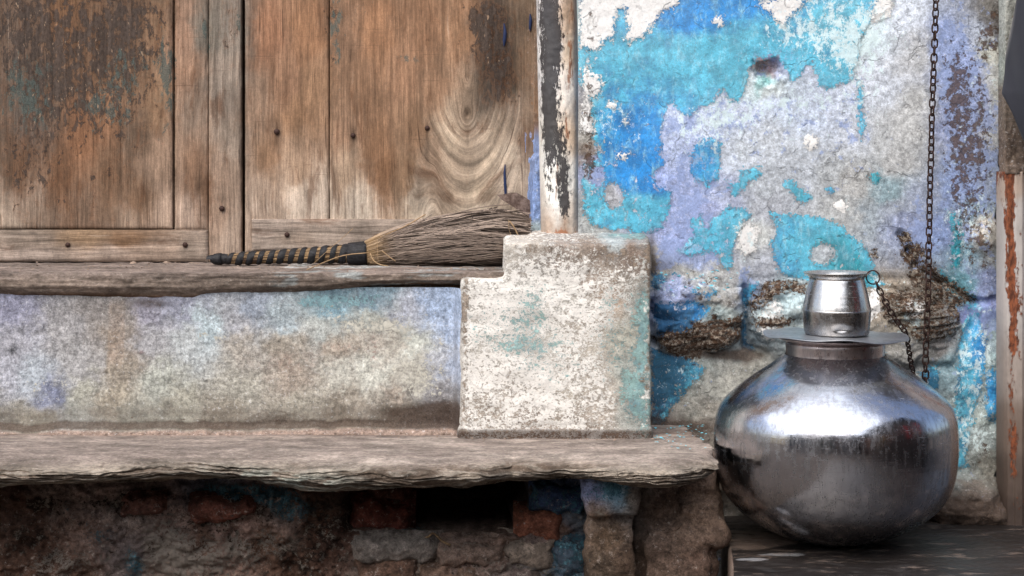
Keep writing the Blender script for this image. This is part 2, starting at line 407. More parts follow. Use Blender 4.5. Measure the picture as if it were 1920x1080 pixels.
def driftwood(name, dark=(50, 38, 30)):
    """ledge and sill timber: silvered top, layered edges"""
    n = NT(name); t = n.attr('tint'); S = lambda v, lo=.34, hi=.66: n.st(v, lo, hi)
    a = n.noise(12, 8, .7, st=(.4, 1.4, 3.)); b = n.noise(80, 9, .76, st=(.12, .8, 3.2), dist=.3); c = n.noise(300, 6, .75, st=(.5, 1, 1)); sp = n.noise(140, 9, .78, st=(.8, 1, 1)); e = n.noise(45, 9, .76, st=(.5, 1, 1.5))
    col = n.vary(t, S(a), .80, 1.2); col = n.vary(col, S(b), .84, 1.16); col = n.vary(col, S(n.noise(26, 9, .74, st=(.7, 1, 1.4))), .72, 1.28); col = n.vary(col, S(c), .80, 1.2); col = n.vary(col, S(e), .8, 1.2); col = n.vary(col, S(sp), .78, 1.2)
    col = n.mix(n.mul(n.st(b, .58, .68), .55), col, lin(dark)); col = n.mix(n.mul(n.st(sp, .58, .66), .45), col, lin((214, 208, 200)))
    col = n.mix(n.mul(n.st(sp, .40, .34), .5), col, lin(dark))
    n.bump(n.add(n.mul(b, 1.), n.add(n.mul(c, .4), n.mul(sp, .5))), .003, .9)
    return n.fin(col, .85, spec=.2)

M_wall = plaster('blue_limewash', paint_c=lin((16, 150, 168)), chips=.85, rough_amp=.66, f2k=1.7, cy_k=.85, lav_over=1., hs=(1.35, 1.35, 1.35))
M_riser = plaster('stained_plaster', paint_a=lin((110, 165, 195)), paint_b=lin((140, 180, 190)), white=lin((222, 220, 208)), chips=.9, rough_amp=.9, bumpd=.0016, brown=lin((110, 84, 70)), cyan=lin((170, 205, 215)), crack=.22, streak=.09, fine_k=1.15, hs=(1.7, 1.7, 1.7))
M_block = plaster('flaking_whitewash', paint_a=lin((90, 168, 200)), paint_b=lin((150, 188, 186)), chips=1., rough_amp=.8, bumpd=.002, hs=(1.5, 1.5, 2.0), brown=lin((156, 140, 124)), paint_last=True, fine_k=1.1, crack=.2, white=(.80, .785, .745), cyan=lin((170, 212, 222)), f2k=1.5)
M_under = plaster('dark_rubble', paint_a=lin((20, 75, 110)), paint_b=lin((60, 105, 120)), white=lin((150, 140, 130)), brown=lin((60, 42, 34)), chips=1., rough_amp=1., bumpd=.006, f2k=1.6, chipcol=lin((196, 182, 172)), fine_k=1.6, gs=.6, crack=.1, hs=(1.3, 1.3, 1.4))
M_plank = wood('weathered_door_wood'); M_rail = wood('weathered_rail_wood', 3, 1.0, .9, flake=False)
M_ledge = driftwood('driftwood_grey')

def metal(name, col=(.62, .62, .65), r0=.2, r1=.42, dirt=.5, ringz=1., tarn=(.16, .155, .17), low_dark=None):
    n = NT(name); o = n.pos()
    a = n.noise(16, 6, .62); b = n.noise(70, 8, .74, st=(1.4, 1.4, .22)); c = n.noise(380, 4, .7, st=(1, 1, .5)); scr = n.noise(500, 3, .6, st=(.25, .25, 1.6))
    ring = n.noise(130, 3, .5, st=(.03, .03, 1.))
    cc = n.vary(col, a, .72, 1.2); cc = n.mix(n.mul(n.st(b, .44, .64), dirt), cc, tarn); b2 = n.noise(90, 9, .78); cc = n.mix(n.mul(n.st(b2, .54, .62), dirt * .5), cc, tarn); dn = n.vor(26); sc_ = n.st(n.noise(220, 4, .6, st=(.12, .12, 1.8), dist=.6), .66, .69); cc = n.vary(cc, c, .82, 1.15)
    if low_dark:  # darkens the metal below a given height
        zz = n.sepv(n.pos())[2]; sm = n.st(n.add(zz, n.mul(n.ma('SUBTRACT', b, .5), .05)), low_dark[0], low_dark[1]); cc = n.mix(n.mul(sm, low_dark[2]), cc, (.07, .066, .07))
    rg = n.add(n.mul(n.st(b, .35, .7), r1 - r0), r0); rg = n.add(rg, n.mul(n.ma('SUBTRACT', c, .5), .14)); rg = n.add(rg, n.mul(n.ma('SUBTRACT', a, .5), .16))
    rg = n.add(rg, n.mul(sc_, .25)); rg = n.add(rg, n.mul(n.st(b2, .5, .62), .12)); h = n.add(n.mul(ring, .35 * ringz), n.mul(scr, .05)); h = n.add(h, n.mul(a, .6)); h = n.add(h, n.mul(b, .04)); h = n.add(h, n.mul(dn, .5))
    n.bump(h, .0012, .4)
    return n.fin(cc, rg, 1., spec=.5)
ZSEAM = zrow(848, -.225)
M_pot = metal('scuffed_pot_metal', col=(.60, .60, .64), r0=.11, r1=.32, dirt=.5, tarn=(.22, .215, .23), low_dark=(ZSEAM - .02, ZSEAM - .16, .5))  # body grows darker below the seam
M_cup = metal('brushed_cup_metal', col=(.66, .64, .62), r0=.2, r1=.32, dirt=.25, low_dark=(zrow(579, -.225), zrow(590, -.225), .45))  # lower half darkened in colour for the ground it reflects
M_plate = metal('dull_plate_metal', col=(.42, .44, .47), r0=.38, r1=.5, dirt=.3, ringz=.2)

def simple(name, fn):
    n = NT(name); return fn(n)
def f_chain(n):
    a = n.noise(160, 5, .7); c = n.mix(a, lin((34, 25, 24)), lin((84, 62, 56))); n.bump(a, .0008); return n.fin(c, .6, .55)
M_chain = simple('rusty_chain_iron', f_chain)
def f_rub(n):
    a = n.noise(200, 5, .7, st=(.5, 1, 1)); c = n.mix(n.st(a, .45, .75), lin((22, 23, 27)), lin((58, 58, 64))); n.bump(a, .0012); return n.fin(c, .62, spec=.35)
M_rubber = simple('black_rubber_strip', f_rub)
def f_straw(n):
    r = n.t.nodes.new('ShaderNodeNewGeometry').outputs['Random Per Island']
    x = n.sepv(n.pos())[0]
    c = n.mix(r, lin((66, 54, 48)), lin((184, 166, 152))); c = n.mix(n.st(x, -.275, -.215, .6, 0.), c, lin((178, 146, 100)))
    c = n.vary(c, n.noise(120, 4, .7, st=(.4, 1, 1)), .5, 1.5)
    return n.fin(c, .6, spec=.3)
M_straw = simple('dry_grass_bristle', f_straw)
def f_core(n):
    a = n.noise(180, 4, .7, st=(.08, 1, 1)); c = n.mix(n.st(a, .4, .65), lin((70, 48, 30)), lin((178, 148, 108))); n.bump(a, .002); return n.fin(c, .6)
M_core = simple('bundled_reed', f_core)
def f_cloth(n):
    a = n.noise(5, 3, .5); wv = n.noise(900, 2, .5); c = n.mix(a, lin((36, 38, 46)), lin((56, 58, 68))); n.bump(wv, .0006, .5)
    n.b.inputs['Sheen Weight'].default_value = .2; return n.fin(c, .8, spec=.2)
M_cloth = simple('dark_grey_cloth', f_cloth)
def f_rustmetal(n):
    t = n.sep(n.attr('fb')); e = n.noise(48, 8, .7, st=(1.3, 1, .5)); e2 = n.noise(150, 6, .7, st=(1, 1, .5)); big = n.noise(8, 4, .6)
    c = n.vary(n.attr('tint'), big, .7, 1.3); c = n.vary(c, e2, .75, 1.2)
    m = n.st(n.add(e, n.mul(t[0], .4)), .62, .69); rc = n.mix(n.st(e2, .35, .65), lin((84, 46, 30)), lin((158, 92, 60))); c = n.mix(m, c, rc)
    n.bump(n.add(n.mul(m, .5), n.mul(e2, .4)), .0015); return n.fin(c, .7, spec=.35)
M_frame = simple('rusty_painted_iron', f_rustmetal)
def f_slab(n):
    t = n.attr('tint'); a = n.noise(9, 6, .65, st=(.5, 1.3, 1)); b = n.noise(40, 7, .7, st=(.45, 1.2, 1)); c = n.noise(260, 5, .7)
    col = n.vary(t, a, .5, 1.5); col = n.vary(col, c, .75, 1.25); wet = n.st(b, .50, .60)
    worn = n.st(n.noise(30, 8, .75, st=(.4, 1.1, 1), vec=n.scale(n.pos(), (1, 1, 1), (2.3, 1, 3))), .55, .62)
    col = n.mix(n.mul(worn, .5), col, lin((140, 124, 114)))
    n.bump(n.add(n.mul(b, .6), n.mul(c, .3)), .002); return n.fin(col, n.add(.34, n.mul(wet, .35)), spec=.45)
M_slab = simple('dark_stone', f_slab)
def f_void(n):
    a = n.noise(20, 5, .7); return n.fin(n.vary(lin((44, 32, 26)), a, .4, 1.4), .95, spec=.1)
M_void = simple('unlit_gap_dark', f_void)  # dark colour stands in for unlit gaps and hollows
def f_nail(n):
    a = n.noise(400, 3, .7); return n.fin(n.vary(lin((70, 50, 44)), a, .6, 1.3), .65, .3)
M_nail = simple('rusty_nail', f_nail)
def flatmat(name, c, rough=.85, var=.35, sc=12):
    n = NT(name); a = n.noise(sc, 6, .65); return n.fin(n.vary(lin(c), a, 1 - var, 1 + var), rough)

# ------------------------------------------------------------------ BLUE WALL
W_paint = [
 [(1084,-60),(1690,-60),(1678,0),(1665,30),(1640,45),(1625,75),(1612,120),(1600,150),(1585,158),(1550,167),(1535,160),(1524,118),(1512,122),(1500,140),(1488,150),(1478,125),(1465,108),(1445,100),(1420,106),(1405,125),(1398,150),(1385,183),(1368,188),(1357,158),(1350,170),(1338,188),(1310,205),(1292,222),(1275,212),(1262,192),(1250,198),(1243,220),(1240,250),(1242,280),(1243,312),(1235,320),(1222,328),(1228,345),(1250,355),(1260,367),(1255,385),(1248,415),(1240,432),(1220,438),(1190,436),(1170,422),(1150,430),(1120,425),(1095,402),(1088,340),(1095,305),(1120,303),(1112,270),(1108,240),(1100,200),(1086,150)],
 [(1295,290),(1310,265),(1345,262),(1350,300),(1345,335),(1325,347),(1305,335),(1293,315)],
 [(1362,345),(1380,342),(1385,318),(1420,313),(1428,325),(1405,340),(1390,360),(1378,368)],
 [(1270,468),(1290,455),(1300,440),(1295,410),(1315,402),(1325,425),(1350,400),(1370,385),(1400,395),(1412,400),(1395,415),(1380,450),(1370,500),(1355,502),(1340,475),(1320,470),(1300,480),(1280,480)],
 [(1445,398),(1480,400),(1510,402),(1545,408),(1580,425),(1600,445),(1630,470),(1642,500),(1660,530),(1640,545),(1600,530),(1560,530),(1500,525),(1470,515),(1452,495),(1445,460),(1457,430)],
 [(1480,355),(1495,345),(1520,370),(1510,382),(1490,380)], circ(1643,335,9), circ(1555,360,7), circ(1480,348,9),
 [(1608,150),(1617,150),(1619,240),(1615,268),(1608,200)],
 [(1752,500),(1770,505),(1800,535),(1830,560),(1840,590),(1800,565),(1770,535)],
 [(1782,400),(1800,395),(1806,440),(1800,500),(1786,505)],
 [(1812,600),(1835,585),(1850,640),(1840,720),(1820,800),(1808,880),(1792,880),(1790,800),(1795,740),(1803,660)],
 [(1850,700),(1872,690),(1876,760),(1868,790),(1852,780)],
 [(1223,565),(1290,560),(1330,575),(1300,600),(1290,640),(1235,640)],
 [(1223,655),(1290,665),(1320,690),(1290,730),(1262,760),(1240,790),(1223,790)],
 [(1222,512),(1262,512),(1240,530),(1222,545)], [(1290,540),(1340,545),(1320,560)],
 [(1395,540),(1425,530),(1412,560),(1405,580),(1395,570)], [(1385,600),(1400,590),(1402,640),(1420,660),(1395,655)],
 [(1560,650),(1640,640),(1660,655),(1600,665)],[(1725,700),(1760,690),(1755,740),(1735,740)],
]
W_white = [
 [(1084,-60),(1290,-60),(1272,8),(1240,20),(1235,38),(1222,45),(1215,60),(1205,72),(1180,80),(1168,80),(1178,45),(1172,18),(1158,18),(1155,45),(1152,74),(1135,76),(1120,93),(1100,95),(1092,90),(1088,60),(1086,0)],
 [(1094,128),(1108,140),(1122,143),(1125,170),(1115,187),(1104,178),(1108,210),(1112,245),(1100,250),(1090,238)],
 [(1340,36),(1350,34),(1358,46),(1348,50)], [(1420,-6),(1440,2),(1520,-10),(1490,18),(1470,48),(1445,22)],
 [(1640,-10),(1680,-10),(1668,30),(1640,38)],
 [(1385,425),(1405,412),(1425,430),(1415,470),(1400,482),(1380,470)],
 circ(1148,200,8,5), circ(1172,230,6,5), circ(1168,290,9,7), circ(1524,265,14), circ(1575,385,12,8),
 [(1590,560),(1640,545),(1650,580),(1620,600),(1595,590)],[(1420,580),(1450,560),(1470,600),(1440,640),(1415,620)],
 [(1690,540),(1740,560),(1720,610),(1690,590)],
]
W_brown = [
 [(1243,650),(1228,635),(1240,625),(1290,612),(1290,598),(1320,598),(1335,588),(1340,600),(1355,600),(1392,585),(1392,612),(1388,634),(1330,656),(1310,666),(1268,668)],
 [(1408,552),(1440,532),(1470,524),(1512,530),(1505,546),(1460,545),(1430,566),(1410,590)],
 [(1408,600),(1440,590),(1490,595),(1470,612),(1420,615)],
 [(1650,548),(1700,540),(1760,550),(1795,575),(1800,600),(1785,632),(1720,640),(1690,615),(1650,600)],
 [(1684,440),(1704,434),(1732,468),(1764,508),(1832,564),(1804,576),(1752,562),(1716,536),(1704,505),(1690,474)],
 circ(1640,475,7,9),
 [(1872,385),(1882,390),(1884,430),(1872,415)],
]
def w_tint(px, py):
    T = [(1432,118,(160,124,122)),(1450,124,(170,134,130)),(1420,128,(170,146,144)),(1440,142,(110,176,176)),(1428,152,(140,192,192)),(1450,110,(150,140,175)),(1470,128,(170,180,215)),(1440,100,(165,165,205)),(1415,150,(210,214,220)),(1450,170,(200,205,205)),(1100,20,(225,228,232)),(1250,30,(225,228,232)),(1400,60,(200,220,235)),(1600,60,(205,225,232)),(1560,10,(215,232,238)),(1690,20,(205,208,222)),
     (1720,100,(185,182,186)),(1720,200,(178,174,174)),(1650,150,(190,192,205)),(1650,260,(178,176,178)),(1600,250,(185,187,200)),(1560,200,(190,195,215)),(1520,210,(192,200,222)),
     (1450,190,(190,198,222)),(1400,220,(196,202,225)),(1340,235,(200,208,232)),(1270,225,(190,200,232)),(1265,280,(168,178,215)),(1290,300,(160,172,215)),(1250,335,(150,165,222)),(1280,360,(150,160,205)),
     (1320,380,(148,155,200)),(1350,370,(160,165,195)),(1275,420,(140,152,200)),(1265,450,(145,155,205)),(1300,490,(150,162,205)),(1340,445,(152,162,205)),(1360,280,(185,190,205)),(1400,280,(185,188,198)),
     (1450,270,(188,190,200)),(1500,300,(180,182,192)),(1440,340,(170,172,180)),(1440,380,(165,165,175)),(1420,500,(168,168,180)),(1400,440,(195,192,188)),(1560,320,(168,168,172)),(1600,340,(165,160,158)),
     (1580,390,(175,172,172)),(1620,400,(150,158,168)),(1660,350,(135,160,170)),(1680,300,(172,168,168)),(1700,250,(180,176,176)),(1680,390,(150,155,170)),(1700,420,(140,148,185)),(1720,380,(148,155,180)),
     (1100,320,(150,155,190)),(1130,330,(140,150,205)),(1150,360,(165,160,165)),(1110,380,(150,150,150)),(1120,415,(160,158,155)),(1100,260,(160,150,140)),(1100,290,(130,110,95)),
     (1240,500,(165,155,140)),(1290,510,(172,166,158)),(1350,520,(165,160,158)),(1330,530,(175,170,165)),(1260,545,(150,160,205)),(1290,550,(150,155,185)),(1340,560,(150,142,135)),(1370,560,(140,132,125)),
     (1400,560,(130,150,190)),(1405,610,(110,125,135)),(1450,590,(160,170,172)),(1480,570,(165,185,190)),(1500,600,(175,185,185)),(1340,580,(150,165,165)),(1370,590,(150,158,155)),(1350,650,(95,105,110)),
     (1300,700,(140,145,140)),(1340,720,(165,160,150)),(1370,700,(168,162,152)),(1400,690,(150,145,135)),(1290,770,(160,152,140)),(1330,760,(160,150,138)),(1240,790,(150,130,118)),(1300,795,(145,128,116)),
     (1360,660,(110,115,115)),(1560,590,(150,150,140)),(1660,560,(150,130,110)),(1700,600,(165,150,130)),(1740,560,(130,110,90)),(1720,660,(140,135,130)),(1750,650,(150,140,135)),(1770,690,(120,150,160)),
     (1790,620,(150,150,150)),(1780,80,(150,165,215)),(1800,130,(150,165,220)),(1840,60,(165,170,190)),(1790,230,(140,150,195)),(1830,200,(150,160,205)),(1860,250,(165,162,165)),(1820,330,(125,140,180)),
     (1790,350,(120,140,190)),(1860,340,(130,140,165)),(1780,440,(120,140,190)),(1830,400,(110,135,155)),(1860,480,(130,130,130)),(1840,440,(185,170,155)),(1855,430,(190,178,165)),(1810,470,(110,150,170)),
     (1865,100,(185,180,168)),(1870,180,(195,190,180)),(1868,20,(120,112,105)),(1860,45,(100,92,88)),(1800,540,(90,150,165)),(1850,520,(110,120,160)),(1860,560,(125,130,165)),(1835,600,(115,125,195)),
     (1850,580,(110,125,200)),(1870,620,(150,170,175)),(1850,680,(150,175,180)),(1860,750,(140,160,165)),(1830,780,(170,180,175)),(1850,830,(140,150,150)),(1820,860,(150,155,150)),(1860,880,(130,125,115)),
     (1830,920,(115,102,92)),(1870,940,(95,82,74)),(1800,950,(85,72,65)),(1850,970,(100,86,78)),(1780,980,(70,58,52)),(1790,870,(150,165,165)),(1500,700,(120,115,110)),(1500,900,(80,70,62)),
     (1500,-200,(200,205,215)),(1700,-600,(195,198,205)),(1250,-600,(200,210,220))]
    t = tints(px, py, T, warp=16, ws=45, p=2., s=8); g = t.mean(-1, keepdims=True)
    return np.clip((g + (t - g) * .74) * 1.38 * np.array([.95, 1.02, 1.04]), 0, .85)
def w_fields(px, py):
    wx = px + 5 * fbm(px / 22, py / 22, 11, 3); wy = py + 5 * fbm(px / 22 + 9, py / 22, 12, 3)
    paint = union(wx, wy, W_paint)
    for c in (circ(1542, 476, 23, 20), circ(1150, 368, 19, 24), circ(1118, 330, 15, 20)): paint = np.minimum(paint, -sdf(px, py, c) / 40)
    white = np.minimum(union(wx, wy, W_white), .35); brown = np.minimum(union(wx, wy, W_brown), .13); brown = brown + splat(px, py, [(1300,640,60,24,.15),(1730,600,60,40,-.1)])
    paint = paint + splat(px, py, [(1560,60,80,60,-.14),(1450,60,60,60,.1),(1640,60,60,60,-.2),(1400,140,90,60,.1),(1810,700,50,150,.1)])
    white = white + splat(px, py, [(1450,20,130,30,.12),(1600,40,80,40,.15),(1820,120,50,120,.0)])
    tone = splat(px, py, [(1150,130,60,80,.2),(1300,110,120,60,.35),(1420,130,70,60,.55),(1290,40,60,25,-.9),(1350,12,120,20,-1.),(1200,260,70,80,-.65),(1240,330,60,40,-.5),(1200,330,40,30,-.7),
        (1210,390,70,40,.55),(1130,200,30,120,-.1),(1580,140,60,30,.35),(1570,60,80,60,.35),(1560,460,60,40,.9),(1480,460,30,60,-.1),(1600,520,60,40,1.),(1500,400,60,12,.2),(1325,305,40,50,-.2),
        (1400,340,40,30,.4),(1340,440,80,60,.5),(1495,362,30,30,.8),(1643,335,20,20,1.2),(1790,450,40,60,1.1),(1800,540,50,50,1.),(1840,640,30,60,-.4),(1800,750,30,150,.2),(1260,600,60,60,-.9),(1250,720,50,90,.4),
        (1100,300,20,200,.6),(1860,730,20,60,-.4)])
    speck = splat(px, py, [(1800,100,40,80,.3),(1790,180,30,60,.4),(1825,300,50,120,.42),(1790,300,40,120,.25),(1850,200,30,100,.2),(1830,430,50,60,.2),(1860,60,30,60,.5),(1840,480,50,60,.25),(1106,200,14,160,.45),(1105,60,20,60,.2),(1720,480,60,60,.25),
        (1400,600,90,60,.12),(1700,600,100,70,.35),(1300,540,80,40,.3),(1850,850,40,80,.3),(1300,760,80,60,.15),(1590,430,90,60,-.1),(1560,60,100,60,-.3),(1320,100,200,80,-.35),(1600,220,100,80,-.3),(1350,220,100,40,-.3),(1105,310,16,30,.5)])
    dirt = splat(px, py, [(1250,800,120,16,.8),(1230,780,20,60,.3),(1830,960,120,30,.7),(1780,990,200,40,.7),(1885,700,12,400,.35),(1885,100,14,250,.3),(1222,480,10,60,.5),(1235,500,60,14,.35),(1400,640,14,60,.3),(1400,668,60,14,.5),(1330,664,70,10,.6),(1500,900,300,60,.8)])
    return paint, white, brown, tone, speck, dirt
def w_attr(px, py):
    p, wh, b, t, s_, d_ = w_fields(px, py)
    wash = -.02 + splat(px, py, [(1430,240,160,60,.16),(1500,330,160,80,.06),(1250,120,140,60,-.05),(1200,330,60,100,-.08),(1570,50,110,75,.42),(1640,60,50,70,.2),(1480,60,60,30,.25),(1590,110,50,40,.25),(1130,240,30,110,.25),(1160,210,30,30,.2),(1340,140,30,120,.1),(1200,280,60,60,.12),(1400,440,30,50,.35),(1590,390,60,20,.25),(1290,250,60,40,.25),(1360,220,60,20,.3),(1500,190,120,30,.3),
        (1620,180,30,60,.2),(1830,680,50,120,.4),(1820,820,60,60,.3),(1850,200,40,160,.2),(1830,420,50,60,.3),(1790,300,30,200,.15),(1450,590,60,40,.4),(1700,590,60,50,.35),(1300,540,80,20,.3),(1280,700,60,60,.2),(1640,520,40,20,.3),(1100,410,20,40,.2),(1700,250,40,200,.0)])
    lav = -.1 + splat(px, py, [(1300,360,60,100,.5),(1260,470,40,40,.5),(1260,230,30,30,.4),(1460,110,70,30,.4),(1340,220,60,30,.35),(1500,200,60,60,.25),(1400,250,60,60,.15),(1450,330,120,60,.1),(1600,230,40,120,.2),(1790,150,40,160,.5),(1850,250,40,200,.35),(1720,440,30,60,.5),(1800,400,60,100,.3),(1850,590,40,40,.7),(1270,550,50,20,.4),(1400,520,20,20,.5),(1120,330,20,40,.5),(1350,470,30,40,.4),(1800,760,20,80,.3)])
    deep_shade = splat(px, py, [(1255,600,50,50,.6),(1250,700,40,60,.5),(1230,640,16,160,.4),(1400,620,14,60,.6),(1350,660,60,20,.6),(1740,720,30,30,.5),(1800,720,14,120,.2)])  # where the shade of the wall recesses is painted in
    return {'tint': w_tint(px, py), 'fa': np.stack([p, wh, b], -1), 'fb': np.stack([t, s_, d_], -1), 'fc': np.stack([wash, lav, deep_shade], -1)}
def smooth01(x): x = np.clip(x, 0, 1); return x * x * (3 - 2 * x)
def w_depth(px, py):
    p, wh, b, t, s_, d_ = w_fields(px, py)
    h = .010 * fbm(px / 260, py / 260, 3, 3) + .0026 * fbm(px / 60, py / 60, 8, 4) + .0006 * fbm(px / 9, py / 9, 21, 3)
    h += .0012 * smooth01(p * 10 + .5) + .0014 * smooth01(wh * 10 + .5)
    # the niche knocked in the plaster
    dd = np.hypot((px - 1438) / 30, (py - 134) / 25) + .4 * fbm(px / 16, py / 16, 5, 4)
    h -= .022 * smooth01((1.1 - dd) * 1.3) + .006 * fbm(px / 7, py / 7, 6, 3) * smooth01((1.1 - dd) * 3) ; h += .002 * np.exp(-((dd - 1.15) / .25) ** 2)
    # lower half is coarse rubble with the coat fallen away
    lo = smooth01((py - 500) / 60)
    h += lo * (.009 * fbm(px / 80, py / 70, 31, 3) + .0022 * fbm(px / 15, py / 15, 33, 4))
    h -= lo * .012 * smooth01(1 - np.abs(sdf(px, py, [(1400,520),(1800,520),(1830,600),(1790,690),(1470,690),(1400,640)])) / 16)
    h -= .030 * smooth01(np.clip(sdf(px, py, [(1215,560),(1290,556),(1300,600),(1285,612),(1290,640),(1215,650)]) / 14 + .4, 0, 1))
    # cracks
    for line in ([(1690,440),(1705,470),(1720,500),(1765,530),(1830,568),(1880,560)], [(1395,540),(1400,600),(1397,650),(1440,665)]):
        for (ax, ay), (bx, by) in zip(line[:-1], line[1:]):
            ex, ey = bx - ax, by - ay; tt = np.clip(((px - ax) * ex + (py - ay) * ey) / (ex * ex + ey * ey), 0, 1)
            q = np.hypot(px - ax - tt * ex, py - ay - tt * ey) + 5 * fbm(px / 14, py / 14, 71, 3)
            h -= .010 * smooth01(1 - q / 11)
    h += .075 * smooth01((py - 880) / 100) * smooth01((px - 1700) / 80)
    # ragged right edge falling back into the joint
    ex = 1880 + 6 * fbm(py / 30, py * 0 + 3, 55, 4) - 10 * np.exp(-((py - 405) / 22) ** 2) - 8 * np.exp(-((py - 900) / 30) ** 2)
    h -= .10 * smooth01((px - ex + 5) / 9)
    h += .016 * smooth01(1 - np.hypot((px - 1842) / 34, (py - 448) / 40)) + .010 * np.exp(-((px - 1862) / 12) ** 2 - ((py - 775) / 22) ** 2)
    h -= .012 * np.exp(-((px - 1863) / 9) ** 2 - ((py - 790) / 16) ** 2)
    return h
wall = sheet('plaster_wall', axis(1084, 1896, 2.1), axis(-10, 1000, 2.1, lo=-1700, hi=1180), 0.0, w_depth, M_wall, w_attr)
thing(wall, 'tall peeling wall in azure, turquoise and lavender limewash behind the metal pot', 'wall')

def stone_patch(name, poly, y0, bulge, parent, mat, attr, seed, lam=0., step=2.2, pw=.5, label=None):
    a = np.array(poly); x0, y0_ = a.min(0) - 10; x1, y1_ = a.max(0) + 10
    def dp(px, py):
        wx = px + 8 * fbm(px / 22, py / 22, seed, 4); wy = py + 8 * fbm(px / 22 + 5, py / 22, seed + 1, 4)
        q = sdf(wx, wy, poly); m = np.clip(q / 26, -1, 1)
        h = np.where(m > 0, np.clip(m, 0, 1) ** pw, m * 3) * bulge
        h = h + bulge * .5 * fbm(px / 50, py / 36, seed + 3, 4) * (m > 0) + lam * fbm(px / 60, py / 5 + px / 40, seed + 5, 4) * (m > 0) * (.12 + .88 * smooth01(union(px, py, W_brown) * 4 + .6)) + .0015 * fbm(px / 8, py / 7, seed + 9, 3)
        return h
    o = sheet(name, np.arange(x0, x1, step), np.arange(y0_, y1_, step), y0, dp, mat, attr)
    child(o, parent)
    if label: o['label'] = label
    return o
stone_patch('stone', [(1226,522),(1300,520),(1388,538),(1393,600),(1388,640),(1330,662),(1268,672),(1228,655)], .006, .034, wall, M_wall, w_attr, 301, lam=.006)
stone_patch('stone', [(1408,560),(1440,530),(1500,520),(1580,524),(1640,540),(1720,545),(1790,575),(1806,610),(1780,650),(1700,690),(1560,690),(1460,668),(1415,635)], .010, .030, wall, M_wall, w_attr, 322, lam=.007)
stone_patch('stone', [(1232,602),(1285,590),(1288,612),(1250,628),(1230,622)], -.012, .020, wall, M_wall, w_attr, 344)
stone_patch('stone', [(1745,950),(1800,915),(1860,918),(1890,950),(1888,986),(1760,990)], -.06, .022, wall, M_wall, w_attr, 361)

# ------------------------------------------------------------------ DOOR
door = empty('wooden_door', P(500, 492, .19), 'old weathered plank door with flaking brown paint above the timber sill', 'door')
D_T = [(40,60,(98,88,80)),(120,40,(120,92,70)),(100,160,(92,84,76)),(60,230,(95,86,80)),(180,90,(108,88,72)),(240,40,(88,78,70)),(220,130,(112,92,76)),(290,60,(130,106,86)),(150,260,(146,108,82)),(200,220,(140,106,82)),
     (250,250,(112,94,80)),(290,200,(150,122,98)),(40,320,(104,82,66)),(120,330,(116,88,68)),(200,330,(128,102,82)),(60,400,(150,132,118)),(160,400,(130,108,92)),(250,380,(130,104,84)),(300,300,(158,134,116)),(310,400,(180,158,142)),(240,420,(160,140,124)),(20,420,(172,156,142)),
     (350,60,(150,122,104)),(360,200,(150,132,118)),(345,150,(158,128,108)),(360,330,(140,112,92)),(350,400,(178,158,144)),(375,350,(118,92,74)),(395,60,(118,112,104)),(430,60,(136,128,120)),(420,160,(150,138,128)),(430,260,(160,146,134)),(415,330,(162,140,124)),(420,400,(160,138,122)),(430,450,(165,148,135)),
     (500,60,(150,112,88)),(580,60,(158,120,92)),(540,150,(148,116,94)),(480,200,(148,124,106)),(560,220,(150,118,92)),(590,180,(158,126,100)),(500,300,(150,120,96)),(560,320,(162,138,118)),(490,350,(176,156,140)),(560,380,(205,190,176)),(600,390,(205,190,176)),(480,400,(176,158,144)),
     (640,60,(140,112,92)),(700,60,(158,120,92)),(800,60,(160,124,98)),(760,140,(156,122,98)),(680,180,(150,118,94)),(640,250,(158,128,106)),(700,270,(150,116,90)),(650,320,(172,150,130)),(720,320,(140,106,80)),(780,250,(148,118,94)),(760,330,(150,122,98)),(680,390,(205,192,178)),(780,380,(198,184,168)),(860,60,(160,126,100)),
     (820,160,(160,128,104)),(875,215,(140,122,106)),(850,250,(182,166,148)),(900,250,(176,160,144)),(850,310,(176,158,140)),(820,300,(150,128,110)),(900,350,(176,160,142)),(920,300,(186,170,152)),(920,60,(92,82,76)),(940,130,(86,78,74)),(920,170,(110,98,90)),(960,60,(120,104,90)),(980,120,(140,118,100)),(970,200,(176,160,146)),
     (930,230,(170,154,138)),(985,260,(150,124,104)),(960,300,(190,176,160)),(950,360,(180,166,152)),(985,340,(180,164,148)),(900,400,(190,176,160)),(500,-400,(130,104,84)),(100,-400,(110,90,74)),(900,-400,(130,106,88)),(-300,200,(120,98,80)),(-300,400,(150,130,112))]
